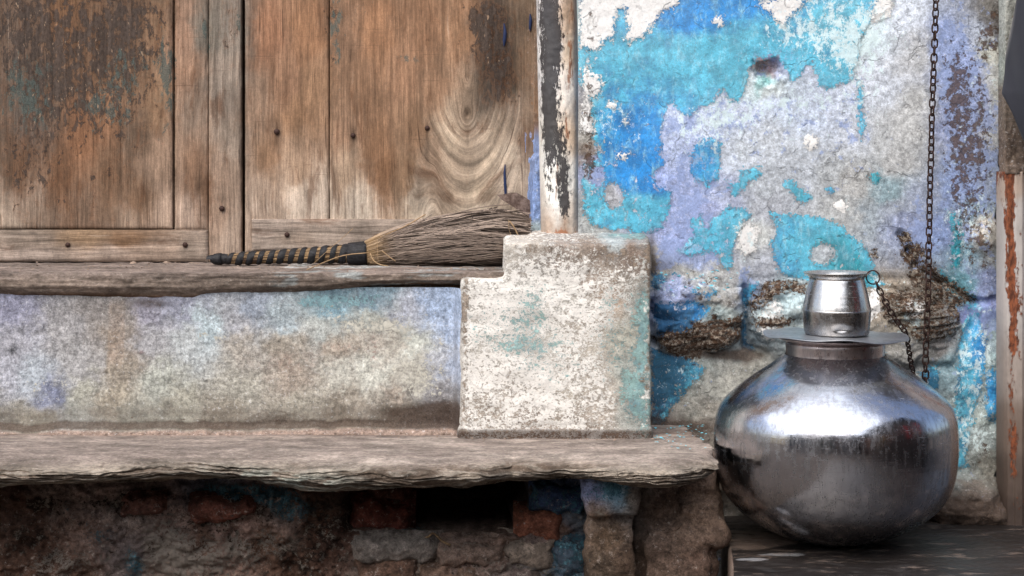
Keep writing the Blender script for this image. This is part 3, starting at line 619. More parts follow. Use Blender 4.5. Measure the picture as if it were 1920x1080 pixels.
def d_attr(px, py):
    dx = px - 876; below = np.log1p(np.exp(np.clip((py - 216) / 14, -30, 30))) * 14
    wob = 3 * fbm(px / 40, py / 70, 91, 3)
    near = smooth01((px - 760) / 60) * smooth01((1003 - px) / 30)
    g_k = np.sqrt(dx * dx + .01 + 60 * below)
    core = np.exp(-(dx / 20) ** 2 - ((py - 213) / 36) ** 2)
    g_k = g_k * (1 - core) + core * np.sqrt(dx * dx + (.55 * (py - 213)) ** 2) + wob
    g = px + 6 * fbm(px / 130, py / 200, 44, 3)
    gx = g * (1 - near) + (876 - g_k) * near
    along = py + near * 0
    flk = splat(px, py, [(60,60,120,110,.42),(240,60,90,100,.44),(100,190,110,80,.26),(220,210,90,60,.22),(60,300,70,60,.1),(60,340,90,70,.16),(210,330,70,60,.16),(290,330,30,60,-.1),(230,400,80,20,.08),(430,50,22,70,.22),(625,80,14,110,.25),(930,80,40,90,.30),(905,40,30,60,.22),(945,160,30,60,.28),(60,300,80,100,.05),(700,30,180,30,.1),(880,60,60,60,.1),(770,100,60,40,.05)]) - .12
    tea = splat(px, py, [(40,150,60,80,.34),(200,200,60,60,.40),(60,220,60,70,.22),(230,120,50,50,.3),(315,160,18,120,.42),(290,110,30,60,.2),(250,260,60,40,.1),(385,60,14,60,.35),(440,40,14,60,.35),(628,70,16,70,.5),(775,108,28,14,.4),(640,160,12,40,.2),(680,20,30,30,.3)]) - .12
    pal = splat(px, py, [(560,385,110,24,.12),(700,395,140,20,.12),(310,400,30,60,.06),(860,330,60,60,.02)]) - .04
    t = tints(px, py, D_T, ax=1.6, ay=.8, warp=14, ws=40, p=1.8, s=12, seed=15); g_ = t.mean(-1, keepdims=True); t = (g_ + (t - g_) * .96) * 1.02 * np.array([1.03, 1., .95])
    ring = np.sin(g_k / 2.1 + 1.2 * fbm(px / 60, py / 60, 93, 3)) * near * smooth01((py - 150) / 60) * np.exp(-(dx / 105) ** 2)
    t = t * (1 + .10 * ring)[..., None]
    st_ = splat(px, py, [(519,240,4,16,.55),(519,268,5,14,.3),(662,250,5,14,.55),(662,275,6,30,.25),(801,244,3.5,22,.6),(801,285,3,20,.35),(416,372,7,22,.4),(372,345,10,34,.35),(875,215,6,12,.35),(858,352,9,10,.3),(843,370,8,12,.25),(786,350,5,40,.3),(715,330,6,60,.2),(700,300,6,70,.15),(877,260,1.6,20,.4)])
    smear = splat(px, py, [(928,70,40,110,.62),(950,160,30,60,.45),(905,150,16,70,.3)]) * (1 + .6 * fbm(px / 14, py / 60, 95, 4)); st_ = st_ + smear
    t = t * (1 - np.clip(st_, 0, .8))[..., None]
    return {'tint': t, 'gr': np.stack([gx * .001, py * .001, py * 0], -1), 'fb': np.stack([flk, tea, pal], -1)}
def d_depth(seed, r=.004, x0=0, x1=0, top=-1e5, bot=1e5):
    def f(px, py):
        A = d_attr(px, py)['gr'][..., 0] * 1000
        h = .0011 * fbm(A / 5, py / 160, seed, 3) + .0018 * fbm(A / 26, py / 260, seed + 2, 3)
        e = np.minimum(np.minimum(px - x0, x1 - px), np.minimum(py - top, bot - py)) + 1.2 * fbm(px / 25, py / 25, seed + 4, 2)
        h -= r * np.exp(-np.clip(e, 0, 50) / 2.2)
        if x0 > 600: h -= .006 * np.exp(-((px - 877) / 5) ** 2 - ((py - 215) / 9) ** 2)
        return h
    return f
def plank(x0, x1, y0, y1, dep, seed, lo=None, xlo=None):
    xs = axis(x0, x1, 2.2, lo=xlo) if xlo else axis(x0, x1, 2.2)
    ys = axis(max(y0, -6), y1, 2.6, lo=y0 if y0 < -6 else None)
    X0 = xlo if xlo else x0
    o = sheet('plank', xs, ys, .19 - dep, d_depth(seed, x0=X0, x1=x1, top=y0, bot=y1), M_plank, d_attr, lip=.03)
    return child(o, door)
TOPD = -1300
plank(-6, 322, TOPD, 429, .004, 1, xlo=-700); plank(327, 389, TOPD, 431, .000, 2); plank(391, 451, TOPD, 491, .003, 3)
plank(459, 616, TOPD, 473, .002, 4); plank(618, 1008, TOPD, 473, .003, 5)
def rail_attr(px, py):
    T = [(60,450,(150,135,122)),(150,445,(150,125,100)),(240,450,(128,100,76)),(300,470,(170,150,134)),(60,480,(178,162,150)),(370,470,(168,152,138)),(200,480,(176,158,144)),(500,430,(165,150,138)),(560,450,(150,134,120)),(620,440,(158,144,132)),(680,430,(150,136,124)),(520,465,(170,156,144)),(900,440,(150,136,124))]
    t = tints(px, py, T, ax=.6, ay=1.6, warp=8, p=1.8, s=10)
    z = py * 0
    st_ = splat(px, py, [(127,460,14,6,.3),(347,459,10,7,.3),(40,438,60,4,.3),(62,437,8,4,.3),(240,446,80,8,.2),(538,440,18,4,.2),(330,484,60,5,.25)]); t = t * (1 - np.clip(st_, 0, .8))[..., None]
    return {'tint': t, 'gr': np.stack([(py + 3 * fbm(px / 90, py / 30, 77, 3)) * .001, px * .001, z], -1), 'fb': np.stack([z - .5, z - .5, z], -1)}
def rail(x0, x1, y0, y1, dep, seed, xlo=None, slope=0.):
    xs = axis(x0, x1, 2.2, lo=xlo) if xlo else axis(x0, x1, 2.2)
    X0 = xlo if xlo else x0
    def f(px, py):
        e = np.minimum(np.minimum(px - X0, x1 - px), np.minimum(py - y0, y1 - py)) + 1.2 * fbm(px / 25, py / 25, seed + 4, 2)
        return .0012 * fbm(px / 120, py / 4, seed, 3) - .006 * np.exp(-np.clip(e, 0, 50) / 2.6)
    return child(sheet('rail', xs, axis(y0, y1, 2.2), .19 - dep, f, M_rail, rail_attr, lip=.03), door)
rail_a = rail(-6, 389, 431, 491, .008, 11, xlo=-700); rail_b = rail(471, 1008, 411, 471, .012, 12)
b_ = rbox('gap_backing', P(-700, 0, .25).x, P(1030, 0, .25).x, .225, .26, zrow(500, .25), zrow(-1300, .25), M_void, door)  # dark panel added behind the planks so their gaps read black
def nail(px, py, y, r=.0045, host=None):
    V, Fc = [], []
    c = P(px, py, y)
    for i, (rr, dy) in enumerate(((1, .001), (1, -.001), (.75, -.0025), (.01, -.003))):
        for k in range(10):
            a = 2 * math.pi * k / 10; V.append((c.x + rr * r * math.cos(a), c.y + dy, c.z + rr * r * math.sin(a)))
    Fc = [(i * 10 + k, i * 10 + (k + 1) % 10, (i + 1) * 10 + (k + 1) % 10, (i + 1) * 10 + k) for i in range(3) for k in range(10)]
    return pyobj('nail', V, Fc, M_nail, host or door)
for q in ((127,459,.180,.0048,rail_a),(347,459,.180,.0052,rail_a),(538,440,.176,.0052,rail_b),(416,391,.184,.0055),(519,247,.185,.006),(662,254,.185,.005),(801,240,.185,.005)): nail(*q)
def blue_streak(pts, y):
    V = []; 
    for x, py, hw in pts:
        for s_ in (-1, 1): V.append(P(x + s_ * hw, py, y))
    for x, py, hw in pts:
        for s_ in (-1, 1): V.append(P(x + s_ * hw, py, y + .0035))
    k = len(pts); n_ = 2 * k; Fc = []
    for i in range(k - 1):
        a = 2 * i; Fc += [(a, a + 2, a + 3, a + 1), (a + 1, a + 3, n_ + a + 3, n_ + a + 1), (a, n_ + a, n_ + a + 2, a + 2)]
    return pyobj('paint_drip', V, Fc, M_blue, door)
M_blue = flatmat('deep_blue_paint', (36, 50, 88), .6, .4, 60)
blue_streak([(947,308,.8),(946,325,2.2),(947,345,2.6),(948,362,2.4),(947,372,1.4)], .1835)
blue_streak([(945,44,1.2),(947,60,3),(946,74,3.4),(945,86,1)], .1835)
blue_streak([(994,26,1),(995,38,3),(994,52,2.4),(994,58,.8)], .1835)
# the rusty metal tongue on the door beside the jamb
hp = [(932,365),(945,364),(958,361),(968,361),(980,367),(994,376),(996,436),(986,420),(981,404),(972,394),(958,385),(940,374)]
V = [P(x, y, .150) for x, y in hp] + [P(x, y, .155) for x, y in hp]; k = len(hp)
Fc = [tuple(range(k)), tuple(range(2 * k - 1, k - 1, -1))] + [(i, i + k, (i + 1) % k + k, (i + 1) % k) for i in range(k)]
def f_tongue(n):
    a = n.noise(90, 7, .7); c = n.mix(n.st(a, .35, .7), lin((92, 74, 66)), lin((156, 136, 126))); n.bump(a, .003); return n.fin(c, .8)
M_tongue = simple('rusted_plate_iron', f_tongue)
tg = pyobj('latch_plate', V, Fc, M_tongue, smooth=False)
thing(tg, 'curved rusty iron tongue poking out above the bristles of the broom', 'latch')
bm = bmesh.new(); bm.from_mesh(tg.data); bmesh.ops.recalc_face_normals(bm, faces=bm.faces); bm.to_mesh(tg.data); bm.free()

# ------------------------------------------------------------------ POST and JAMB
def post_attr(px, py):
    T = [(1030,100,(248,248,252)),(1070,100,(214,190,165)),(1075,30,(206,172,142)),(1068,170,(240,230,218)),(1030,300,(250,246,236)),(1072,250,(228,200,172)),(1070,330,(246,240,230)),(1040,380,(246,242,234)),(1075,400,(200,186,172)),(1060,430,(168,142,122)),(1030,430,(190,168,150)),(1080,200,(215,200,185)),(1050,-400,(210,195,180))]
    t = tints(px, py, T, ax=2., ay=.7, warp=8, ws=30, p=1.8, s=10)
    blk = splat(px, py, [(1026,40,20,120,.46),(1044,90,14,70,.40),(1024,180,12,70,.34),(1034,215,14,60,.30),(1028,-200,22,180,.7),(1026,290,10,80,.28),(1056,320,10,90,.32),(1060,380,10,40,.36),(1045,300,16,90,.2),(1035,260,16,60,.1),(1068,280,10,60,.1),(1030,430,20,30,-.1)]) - .10
    org = splat(px, py, [(1072,50,10,90,.3),(1068,140,6,60,.45),(1062,250,5,60,.35),(1045,380,3,60,.5),(1055,440,30,10,.6),(1085,200,6,200,.1)])
    z = px * 0
    return {'tint': np.clip(t * 1.22 * np.array([.97, 1.01, 1.04]), 0, .85), 'fb': np.stack([blk, org, z], -1)}
def f_post(n):
    B = n.sep(n.attr('fb')); base = n.attr('tint')
    e = n.noise(95, 10, .8, st=(1.4, 1, .5)); e2 = n.noise(75, 7, .7, st=(1.5, 1, .35)); f = n.noise(300, 5, .7); mid = n.noise(40, 6, .65, st=(1.5, 1, .5))
    c = n.vary(base, n.st(mid, .35, .65), .84, 1.08); c = n.vary(c, n.st(f, .35, .65), .88, 1.08)
    om = n.st(n.add(e2, n.mul(B[1], .4)), .62, .70); c = n.mix(n.mul(om, .8), c, n.vary(lin((165, 105, 68)), f, .6, 1.4))
    bm_ = n.st(n.add(e, n.mul(B[0], .5)), .60, .63); c = n.mix(n.mul(bm_, .95), c, n.vary(lin((44, 42, 46)), f, .5, 1.6))
    n.bump(n.add(n.mul(bm_, -.6), n.add(n.mul(f, .3), n.mul(mid, .7))), .002); return n.fin(c, .6, spec=.35)
M_post = simple('flaking_black_and_white_paint', f_post)
zs = axis(-6, 446, 2.4, lo=-1500)
V = []; nth = 44
rows = []
for py in zs:
    xl = 1006 + 9 * min(max(py, -200), 440) / 440.; xr = 1083 + 9 * min(max(py, -200), 440) / 440.
    cx, hw = (xl + xr) / 2, (xr - xl) / 2
    for k in range(nth):
        a = math.pi * 1.0 * k / (nth - 1)
        ca, sa = math.cos(a), math.sin(a)
        sx = -math.copysign(abs(ca) ** .62, ca); sy = abs(sa) ** .75
        y = .085 - .075 * sy; D = CD + y
        X = (cx - 960 + hw * sx) * (CD + .03) / F
        V.append((X, y, CZ - (py - YH) * (CD + .03) / F))
V = np.array(V).reshape(len(zs), nth, 3)
pxx = 960 + V[..., 0] * F / (CD + .03); pyy = YH + (CZ - V[..., 2]) * F / (CD + .03)
V[..., 1] -= .003 * fbm(pxx / 12, pyy / 60, 3, 4) + .0015 * fbm(pxx / 5, pyy / 9, 4, 3)
post = mesh_np('door_post', V, gridfaces(len(zs), nth), M_post, post_attr(pxx, pyy))
thing(post, 'rounded wooden door post in flaking white and black paint on the whitewashed block', 'post')

def j_attr(px, py):
    T = [(1003,300,(150,172,218)),(1000,350,(142,168,220)),(998,400,(146,174,228)),(1000,430,(200,222,232)),(1006,200,(150,120,95)),(1008,100,(150,125,105)),(1008,-100,(140,120,100))]
    z = px * 0
    return {'tint': tints(px, py, T, warp=3, s=6), 'fa': np.stack([z - .6, (py - 436) / 40, z - .6 + .5 * np.exp(-((px - 990) / 4) ** 2) * (py < 290)], -1), 'fb': np.stack([z, z - .1, z], -1), 'fc': np.stack([px * 0 - .3, px * 0 - .5, px * 0 - 1], -1)}
def j_depth(px, py):
    q = px - (993 + 8 * smooth01((300 - py) / 14) + 4 * smooth01((380 - py) / 90)) + 1.5 * fbm(py / 14, px * 0, 5, 3)
    return .055 * np.clip(q / 5, -.6, 1) + .002 * fbm(px / 8, py / 12, 9, 3)
jamb = sheet('door_jamb', axis(984, 1024, 1.6), axis(-6, 446, 2.4, lo=-1300), .155, j_depth, M_wall, j_attr)
thing(jamb, 'narrow lavender blue plastered strip between the plank door and the round post', 'jamb')

# ------------------------------------------------------------------ RISER under the sill
def r_attr(px, py):
    T = [(20,580,(152,152,180)),(20,640,(168,166,178)),(20,700,(172,172,186)),(60,700,(170,178,190)),(100,735,(122,128,158)),(130,610,(168,164,168)),(150,680,(165,162,165)),(190,590,(150,142,140)),(218,600,(156,146,140)),(220,650,(158,142,128)),(216,690,(156,142,126)),(218,740,(165,152,134)),(180,680,(165,160,160)),
      (280,590,(160,156,176)),(290,640,(168,166,172)),(340,580,(160,162,185)),(380,620,(186,204,214)),(350,640,(182,186,190)),(150,725,(172,169,156)),(130,760,(168,168,160)),(300,720,(170,171,162)),(250,770,(160,156,144)),(340,760,(165,160,146)),
      (430,600,(176,176,186)),(450,650,(174,164,154)),(450,720,(172,166,154)),(420,780,(150,140,126)),(520,600,(166,180,190)),(530,650,(172,160,146)),(540,700,(170,154,140)),(560,760,(168,160,146)),(480,585,(150,160,180)),
      (620,570,(130,170,190)),(610,610,(186,190,188)),(640,650,(176,160,144)),(640,700,(190,186,176)),(660,745,(172,160,146)),(700,560,(120,150,170)),(700,600,(196,198,190)),(700,640,(188,176,164)),(700,700,(204,202,192)),(740,650,(190,180,168)),
      (760,590,(178,182,200)),(770,650,(214,216,206)),(780,700,(205,198,186)),(740,740,(176,160,146)),(820,570,(160,180,215)),(840,620,(170,188,222)),(850,690,(168,180,208)),(820,680,(186,188,200)),(820,740,(140,136,140)),(840,770,(86,84,88)),(790,775,(110,104,98)),(740,775,(116,106,94)),
      (60,790,(160,152,138)),(0,790,(150,144,134)),(640,780,(140,128,114)),(-400,650,(165,160,168))]
    t = tints(px, py, T, ax=1., ay=1., warp=20, ws=36, p=1.9, s=12, seed=25); g_ = t.mean(-1, keepdims=True); t = (g_ + (t - g_) * .78) * 1.2 * np.array([.975, 1.01, 1.])
    nick = splat(px, py, [(27,652,7,9,.8),(22,660,5,6,.6),(38,618,5,7,.5),(82,615,2.5,8,.8),(145,628,2.5,8,.6),(383,645,7,3,.5),(498,643,8,2.5,.5),(522,640,7,3,.5),(262,662,6,3,.5),(445,640,7,5,.35),(200,698,4,3,.6),(387,714,5,2.5,.6),(315,760,8,8,.3),(300,570,30,6,.35),(285,590,14,6,.35)]) * (1 + fbm(px / 4, py / 4, 9, 3))
    t = t * (1 - np.clip(nick, 0, .8)[..., None])
    redm = splat(px, py, [(700,660,5,26,.8),(650,650,60,8,.25),(560,680,90,20,.2),(685,618,5,4,.7),(264,660,7,3,.5)]) * (fbm(px / 5, py / 5, 19, 3) > .05); t = t * (1 - redm[..., None] * .6) + np.array(lin((150, 66, 56))) * redm[..., None] * .6
    band = .5 * smooth01((17 - np.abs(px - 218 + (py - 640) * .04)) / 4) * smooth01((py - 556) / 20) * smooth01((694 - py) / 16) * (.7 + .5 * fbm(px / 9, py / 9, 29, 3)); band = np.clip(band, 0, 1)[..., None]; t = t * (1 - band) + np.array(lin((168, 148, 132))) * band
    z = px * 0
    base_line = 797 + 6 * fbm(px / 60, z, 88, 3) + (px - 430) * -.008
    dirt = .9 * np.exp(-((py - base_line) / 7) ** 2) + .35 * np.exp(-((py - base_line + 22) / 18) ** 2) + splat(px, py, [(830,772,50,22,.8),(760,778,40,14,.4),(520,787,50,10,.3),(280,568,50,12,.5),(855,640,6,150,.35),(550,690,120,50,.12),(320,750,20,20,.2)])
    dust = smooth01((py - base_line - 5) / 5)
    t = t * (1 - dust[..., None]) + np.array(lin((158, 138, 126))) * dust[..., None]
    sp = splat(px, py, [(560,660,140,60,.2),(280,590,60,30,.25),(800,740,60,30,.3),(460,790,400,14,.3),(170,660,90,60,.1),(690,660,30,40,.2)]) - .10
    pt = z - .45 + splat(px, py, [(660,560,110,20,.5),(380,625,60,20,.25),(590,570,60,16,.3),(840,640,14,120,.25)])
    wh = z - .36 + splat(px, py, [(770,650,80,80,.26),(700,610,60,20,.3),(400,630,40,20,.32),(640,730,50,20,.2),(780,720,60,40,.25),(90,720,60,30,.2),(620,600,60,30,.2)])
    return {'tint': t, 'fa': np.stack([pt, wh, z - .7], -1), 'fb': np.stack([z + .3, sp, dirt], -1), 'fc': np.stack([px * 0 - .3, px * 0 - .5, px * 0 - 1], -1)}
def r_depth(px, py):
    h = .006 * fbm(px / 200, py / 120, 41, 3) + .0025 * fbm(px / 40, py / 40, 42, 3) + .0006 * fbm(px / 6, py / 6, 43, 2)
    bl = 792 + 6 * fbm(px / 60, px * 0, 88, 3)
    h += .022 * smooth01((py - bl) / 22) + .004 * fbm(px / 14, py / 10, 45, 3) * smooth01((py - bl) / 8)
    h += .035 * smooth01((px - 838) / 30) ** 2           # plaster swept into the corner with the block
    h += .006 * smooth01((610 - py) / 60)
    return h
riser = sheet('riser_wall', axis(-6, 872, 2.1, lo=-700), axis(538, 822, 2.1), -.10, r_depth, M_riser, r_attr)
thing(riser, 'long low band of stained pale plaster between the door sill and the ledge', 'wall')

# ------------------------------------------------------------------ SILL
def interp(tab, x):
    a = np.array(tab, float); return np.interp(x, a[:, 0], a[:, 1])
def sill_build():
    xs = axis(-6, 948, 2.2, lo=-700)
    zt = zrow(512, -.13)
    lowp = [(-700,568),(0,568),(200,568),(360,574),(440,565),(560,570),(620,564),(700,545),(780,540),(850,542),(948,542)]
    prof = [(.24, 0.), (.18, 0.)] + [(.18 - .30 * k / 40, 0.) for k in range(1, 41)]
    S1 = len(prof); nr = 26
    V = np.zeros((len(xs), S1 + nr, 3)); 
    for i, (y, dz) in enumerate(prof):
        V[:, i, 1] = y; V[:, i, 2] = zt
    zl = CZ - (interp(lowp, xs) - YH) * (CD - .12) / F
    for k in range(nr):
        t = (k + 1) / nr
        ang = t * math.pi * .5
        V[:, S1 + k, 1] = -.12 - .003 * math.sin(min(1, t * 1.5) * math.pi / 2) + .034 * max(0, t - .5) / .5
        V[:, S1 + k, 2] = zt + (zl - zt) * (1 - math.cos(t * math.pi * .5)) * .25 + (zl - zt) * t * .75
    V[..., 0] = (xs[:, None] - 960) * (CD - .05) / F
    PX = np.repeat(xs[:, None], S1 + nr, 1); sarc = np.cumsum(np.pad(np.hypot(np.diff(V[..., 1], axis=1), np.diff(V[..., 2], axis=1)), ((0, 0), (1, 0))), axis=1) * 1000
    fr = np.clip((np.arange(S1 + nr) - S1 + 6) / 10., 0, 1)[None, :]
    n1 = fbm(PX / 110, sarc / 7, 61, 4); n2 = fbm(PX / 25, sarc / 12, 62, 3); n4 = fbm(PX / 180, sarc / 60, 66, 3)
    V[..., 1] -= fr * (.0035 * n1 + .003 * n2 + .006 * n4); V[..., 2] += (1 - fr) * (.0012 * n1 + .0025 * n2 + .003 * n4)
    V[..., 2] -= .006 * np.exp(-((PX - 30) / 50) ** 2 - ((V[..., 1] + .08) / .02) ** 2)
    # colours; underside shading of the lower front is painted in as dark brown
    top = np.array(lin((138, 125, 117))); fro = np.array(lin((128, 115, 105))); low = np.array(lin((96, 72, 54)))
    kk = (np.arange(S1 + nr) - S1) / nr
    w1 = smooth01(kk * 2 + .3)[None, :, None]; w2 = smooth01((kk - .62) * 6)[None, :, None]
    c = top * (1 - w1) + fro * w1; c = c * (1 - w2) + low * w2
    n5 = fbm(PX / 60, sarc / 14, 68, 4)[..., None]
    pale = smooth01((n5 - .12) * 5) * smooth01((PX - 480) / 80)[..., None] * .7
    c = c * (1 - pale) + np.array(lin((168, 176, 176))) * pale
    c = c * (1 + .4 * n4[..., None])
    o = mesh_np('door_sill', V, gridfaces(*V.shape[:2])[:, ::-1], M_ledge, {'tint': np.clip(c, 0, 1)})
    return thing(o, 'worn rounded timber sill under the plank door with the broom on it', 'sill')
sill = sill_build()

# ------------------------------------------------------------------ BLOCK under the post
def b_attr(px, py):
    z = px * 0
    T = [(900,560,(218,214,204)),(960,600,(228,226,216)),(1000,560,(226,226,220)),(1050,540,(222,218,208)),(1100,520,(196,184,172)),(1000,480,(190,182,172)),(1050,470,(168,156,146)),(1120,470,(150,136,124)),(1190,470,(140,124,112)),(960,470,(214,208,198)),
       (1150,560,(204,186,168)),(1200,560,(176,178,172)),(1180,620,(190,190,178)),(1200,700,(176,184,178)),(1190,780,(178,182,176)),(1100,600,(212,204,192)),(1100,700,(206,198,186)),(1000,680,(226,222,212)),(920,640,(226,222,212)),(900,700,(206,196,184)),(950,740,(216,206,194)),
       (1050,740,(214,206,192)),(1120,770,(200,190,178)),(900,770,(186,176,164)),(1000,800,(178,166,154)),(1100,800,(172,160,148)),(890,540,(206,200,190)),(1040,445,(176,168,160)),(1150,445,(180,190,192)),(1210,445,(150,150,148))]
    t = np.clip(tints(px, py, T, warp=14, ws=30, p=2., s=10, seed=35) * 1.1, 0, .8)
    lowd = smooth01((py - 806) / 6); t = t * (1 - lowd[..., None]) + np.array(lin((128, 106, 92))) * lowd[..., None]
    pt = z - .33 + splat(px, py, [(970,600,60,40,.24),(950,650,50,20,.2),(1010,660,60,50,.26),(1150,640,50,60,.26),(1190,760,30,60,.4),(1205,600,20,120,.36),(1150,560,40,30,.2),(1000,560,40,40,.2),(1180,700,40,60,.12),(1060,700,60,60,.1),(900,600,30,60,.15),(1180,442,60,8,.5),(1215,700,12,120,.3)])
    wh = z + .02 + splat(px, py, [(940,580,80,60,.2),(1000,700,90,70,.18),(1080,560,60,60,.12),(900,700,40,40,.1),(1170,470,60,30,-.25),(1180,700,40,90,-.2),(1050,460,140,20,-.15)])
    br = z - .62 + splat(px, py, [(1205,712,22,12,.55),(1205,720,8,30,.2)])
    spk = z + .04 + splat(px, py, [(872,640,9,200,.55),(868,560,10,50,.3),(1110,480,110,26,.35),(1180,470,50,40,.25),(1000,465,60,14,.25),(1200,700,18,60,.2),(1216,600,7,300,.4),(1050,600,160,120,-.06)])
    dirt = 1.0 * smooth01((py - 800) / 10) * .55 + splat(px, py, [(866,650,5,200,.4),(1219,600,5,260,.35),(1100,456,140,8,.25),(1030,795,200,12,.25)])
    return {'tint': t, 'fa': np.stack([pt, wh, br], -1), 'fb': np.stack([z + .1, spk, dirt], -1), 'fc': np.stack([px * 0 - .3, px * 0 - .5, px * 0 - 1], -1)}
ax_, bx_, cx_ = P(863, 0, -.165).x, P(946, 0, -.165).x, P(1221, 0, -.165).x
zl_ = -.527 + CZ
def bdisp(co, no):
    r = .006 * n3(co, 12, 401) + .0028 * n3(co, 50, 402) + .0008 * n3(co, 190, 403, 2)
    low = np.clip((zl_ + .022 - co[:, 2]) / .01, 0, 1); r = r + .004 * low * (np.abs(no[:, 2]) < .5)
    return r
blk = remesh('plinth_block', [box(ax_, cx_, -.165, .03, zl_ - .03, zrow(522, -.165)), box(bx_, cx_, -.165, .03, zl_ - .03, zrow(457, -.165)), box(bx_ + .05, cx_, -.12, .10, zl_, zrow(452, -.165))], .0032, M_block, smooth_it=12, disp=bdisp)
me = blk.data; co = np.empty(len(me.vertices) * 3, np.float32); me.vertices.foreach_get('co', co); co = co.reshape(-1, 3)
up = co[:, 2] > zrow(475, -.165); co[:, 2] += np.where(up, np.clip((co[:, 1] + .165) / .2, 0, 1) * .006, 0); me.vertices.foreach_set('co', co.ravel()); me.update()
attach(me, b_attr)
thing(blk, 'stepped whitewashed masonry block with flaking pale blue paint carrying the post', 'plinth')

# ------------------------------------------------------------------ LEDGE
ZL = CZ - .527
def ledge_build():
    xs = axis(-6, 1350, 2.0, lo=-700)
    topf = [(-700,868),(0,868),(100,872),(200,868),(300,862),(420,862),(560,868),(640,870),(760,874),(900,870),(960,862),(1060,864),(1160,872),(1250,874),(1310,866),(1350,858)]
    botf = [(-700,905),(0,906),(120,900),(260,898),(400,890),(470,894),(540,908),(600,916),(680,914),(780,906),(860,908),(960,896),(1060,890),(1130,896),(1200,910),(1250,908),(1300,898),(1350,880)]
    tz = interp(topf, xs) - 6; bz = interp(botf, xs) + 4
    yb = .02; nt = 70; nf = 34; nu = 14
    yf = ((-(ZL - CZ)) * F / (tz - YH)) - CD          # where the top plane meets that photo row
    V = np.zeros((len(xs), nt + nf + nu, 3))
    zb = CZ - (bz - YH) * (CD + yf + .03) / F
    X = (xs - 960) * (CD - .36) / F
    for k in range(nt):
        t = k / (nt - 1); V[:, k, 1] = yb + (yf - yb) * t; V[:, k, 2] = ZL - .012 * max(0, (t - .8) / .2) ** 2
    for k in range(nf):
        t = (k + 1) / nf
        V[:, nt + k, 1] = yf - .018 * np.sin(min(1., t * 1.15) * np.pi * .8) + .035 * t ** 2.4; V[:, nt + k, 2] = ZL - .012 + (zb - ZL + .012) * t ** 1.1
    for k in range(nu):
        t = (k + 1) / nu; V[:, nt + nf + k, 1] = yf + .035 + (.0 - yf - .035) * t * .98; V[:, nt + nf + k, 2] = zb + .010 * t
    V[..., 0] = X[:, None]
    PX = np.repeat(xs[:, None], V.shape[1], 1); K = np.arange(V.shape[1])[None, :]
    sarc = np.cumsum(np.pad(np.hypot(np.diff(V[..., 1], axis=1), np.diff(V[..., 2], axis=1)), ((0, 0), (1, 0))), axis=1) * 1000
    fr = smooth01((K - nt + 8) / 9.); front = fr * smooth01((nt + nf + 8 - K) / 8.)
    warp = 16 * fbm(PX / 260, sarc / 60, 200, 3)
    zz = (V[..., 2] - ZL) * 1000 + warp
    lay = fbm(PX / 150, zz / 2.6, 201, 5); lay2 = fbm(PX / 60, zz / 9., 202, 5, .6)
    steps = np.abs(((zz / 8.5 + .7 * fbm(PX / 170, zz / 20, 203, 3)) % 1) - .5) * 2
    V[..., 1] -= front * (.008 * lay + .009 * lay2 - .004 * (steps < .18) * (fbm(PX / 50, zz / 8, 233, 3) > -.1) + .006)
    big = fbm(PX / 60, zz / 30, 205, 3); V[..., 1] -= front * .010 * big
    V[..., 2] += (1 - fr) * (.0022 * fbm(PX / 160, sarc / 60, 206, 4) + .0009 * fbm(PX / 40, sarc / 8, 207, 3))
    V[..., 2] += fr * .003 * fbm(PX / 30, K / 9., 209, 3)
    # right end breaks off ragged
    endx = 1346 + 10 * fbm(sarc / 14, sarc * 0, 210, 3) - 26 * smooth01((.0 - (V[..., 1] + .30)) / -.25)
    lim = (endx - 960) * (CD - .36) / F; V[..., 0] = np.where(V[..., 0] > lim, lim + (V[..., 0] - lim) * .05, V[..., 0])
    edge = smooth01((PX - 1326) / 24); mid = ZL - .018; V[..., 2] = V[..., 2] + np.where(K >= nt - 10, edge * (mid - V[..., 2]) * .55, 0)
    # colours
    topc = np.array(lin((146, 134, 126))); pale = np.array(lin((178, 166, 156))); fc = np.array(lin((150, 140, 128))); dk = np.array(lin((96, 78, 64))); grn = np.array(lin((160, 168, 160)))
    n1 = fbm(PX / 200, sarc / 16, 220, 4)[..., None]; n2 = fbm(PX / 90, sarc / 40, 221, 3)[..., None]
    c = topc * (1 + .25 * n1); 
    a = np.clip(.5 + 1.6 * n2, 0, 1) * .6 * smooth01((PX - 300) / 300)[..., None]; c = c * (1 - a) + pale * a
    f3 = front[..., None]; cf = fc * (1 + .5 * n1); hol = smooth01((.05 - lay) * 3)[..., None]
    cf = cf * (1 - hol * .75) + dk * .8 * hol * .75
    g = (splat(PX, zz, [(520,-25,120,14,1.),(600,-38,60,12,1.)]) * (lay2 > 0))[..., None]; cf = cf * (1 - g * .6) + grn * g * .6
    c = c * (1 - f3) + cf * f3
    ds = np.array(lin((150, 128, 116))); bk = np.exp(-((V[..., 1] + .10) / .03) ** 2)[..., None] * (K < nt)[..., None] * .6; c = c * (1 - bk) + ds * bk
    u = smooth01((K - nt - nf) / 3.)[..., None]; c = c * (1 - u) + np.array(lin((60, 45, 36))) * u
    mess = (splat(PX, sarc, [(1130, 250, 60, 14, .8)]) * (fbm(PX / 30, sarc / 8, 230, 3) > 0))[..., None]; c = c * (1 - mess * .6)
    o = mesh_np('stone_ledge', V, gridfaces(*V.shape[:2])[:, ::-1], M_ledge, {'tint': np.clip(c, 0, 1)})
    return thing(o, 'long thick weathered ledge with a layered broken edge running along the wall', 'ledge')
ledge = ledge_build()

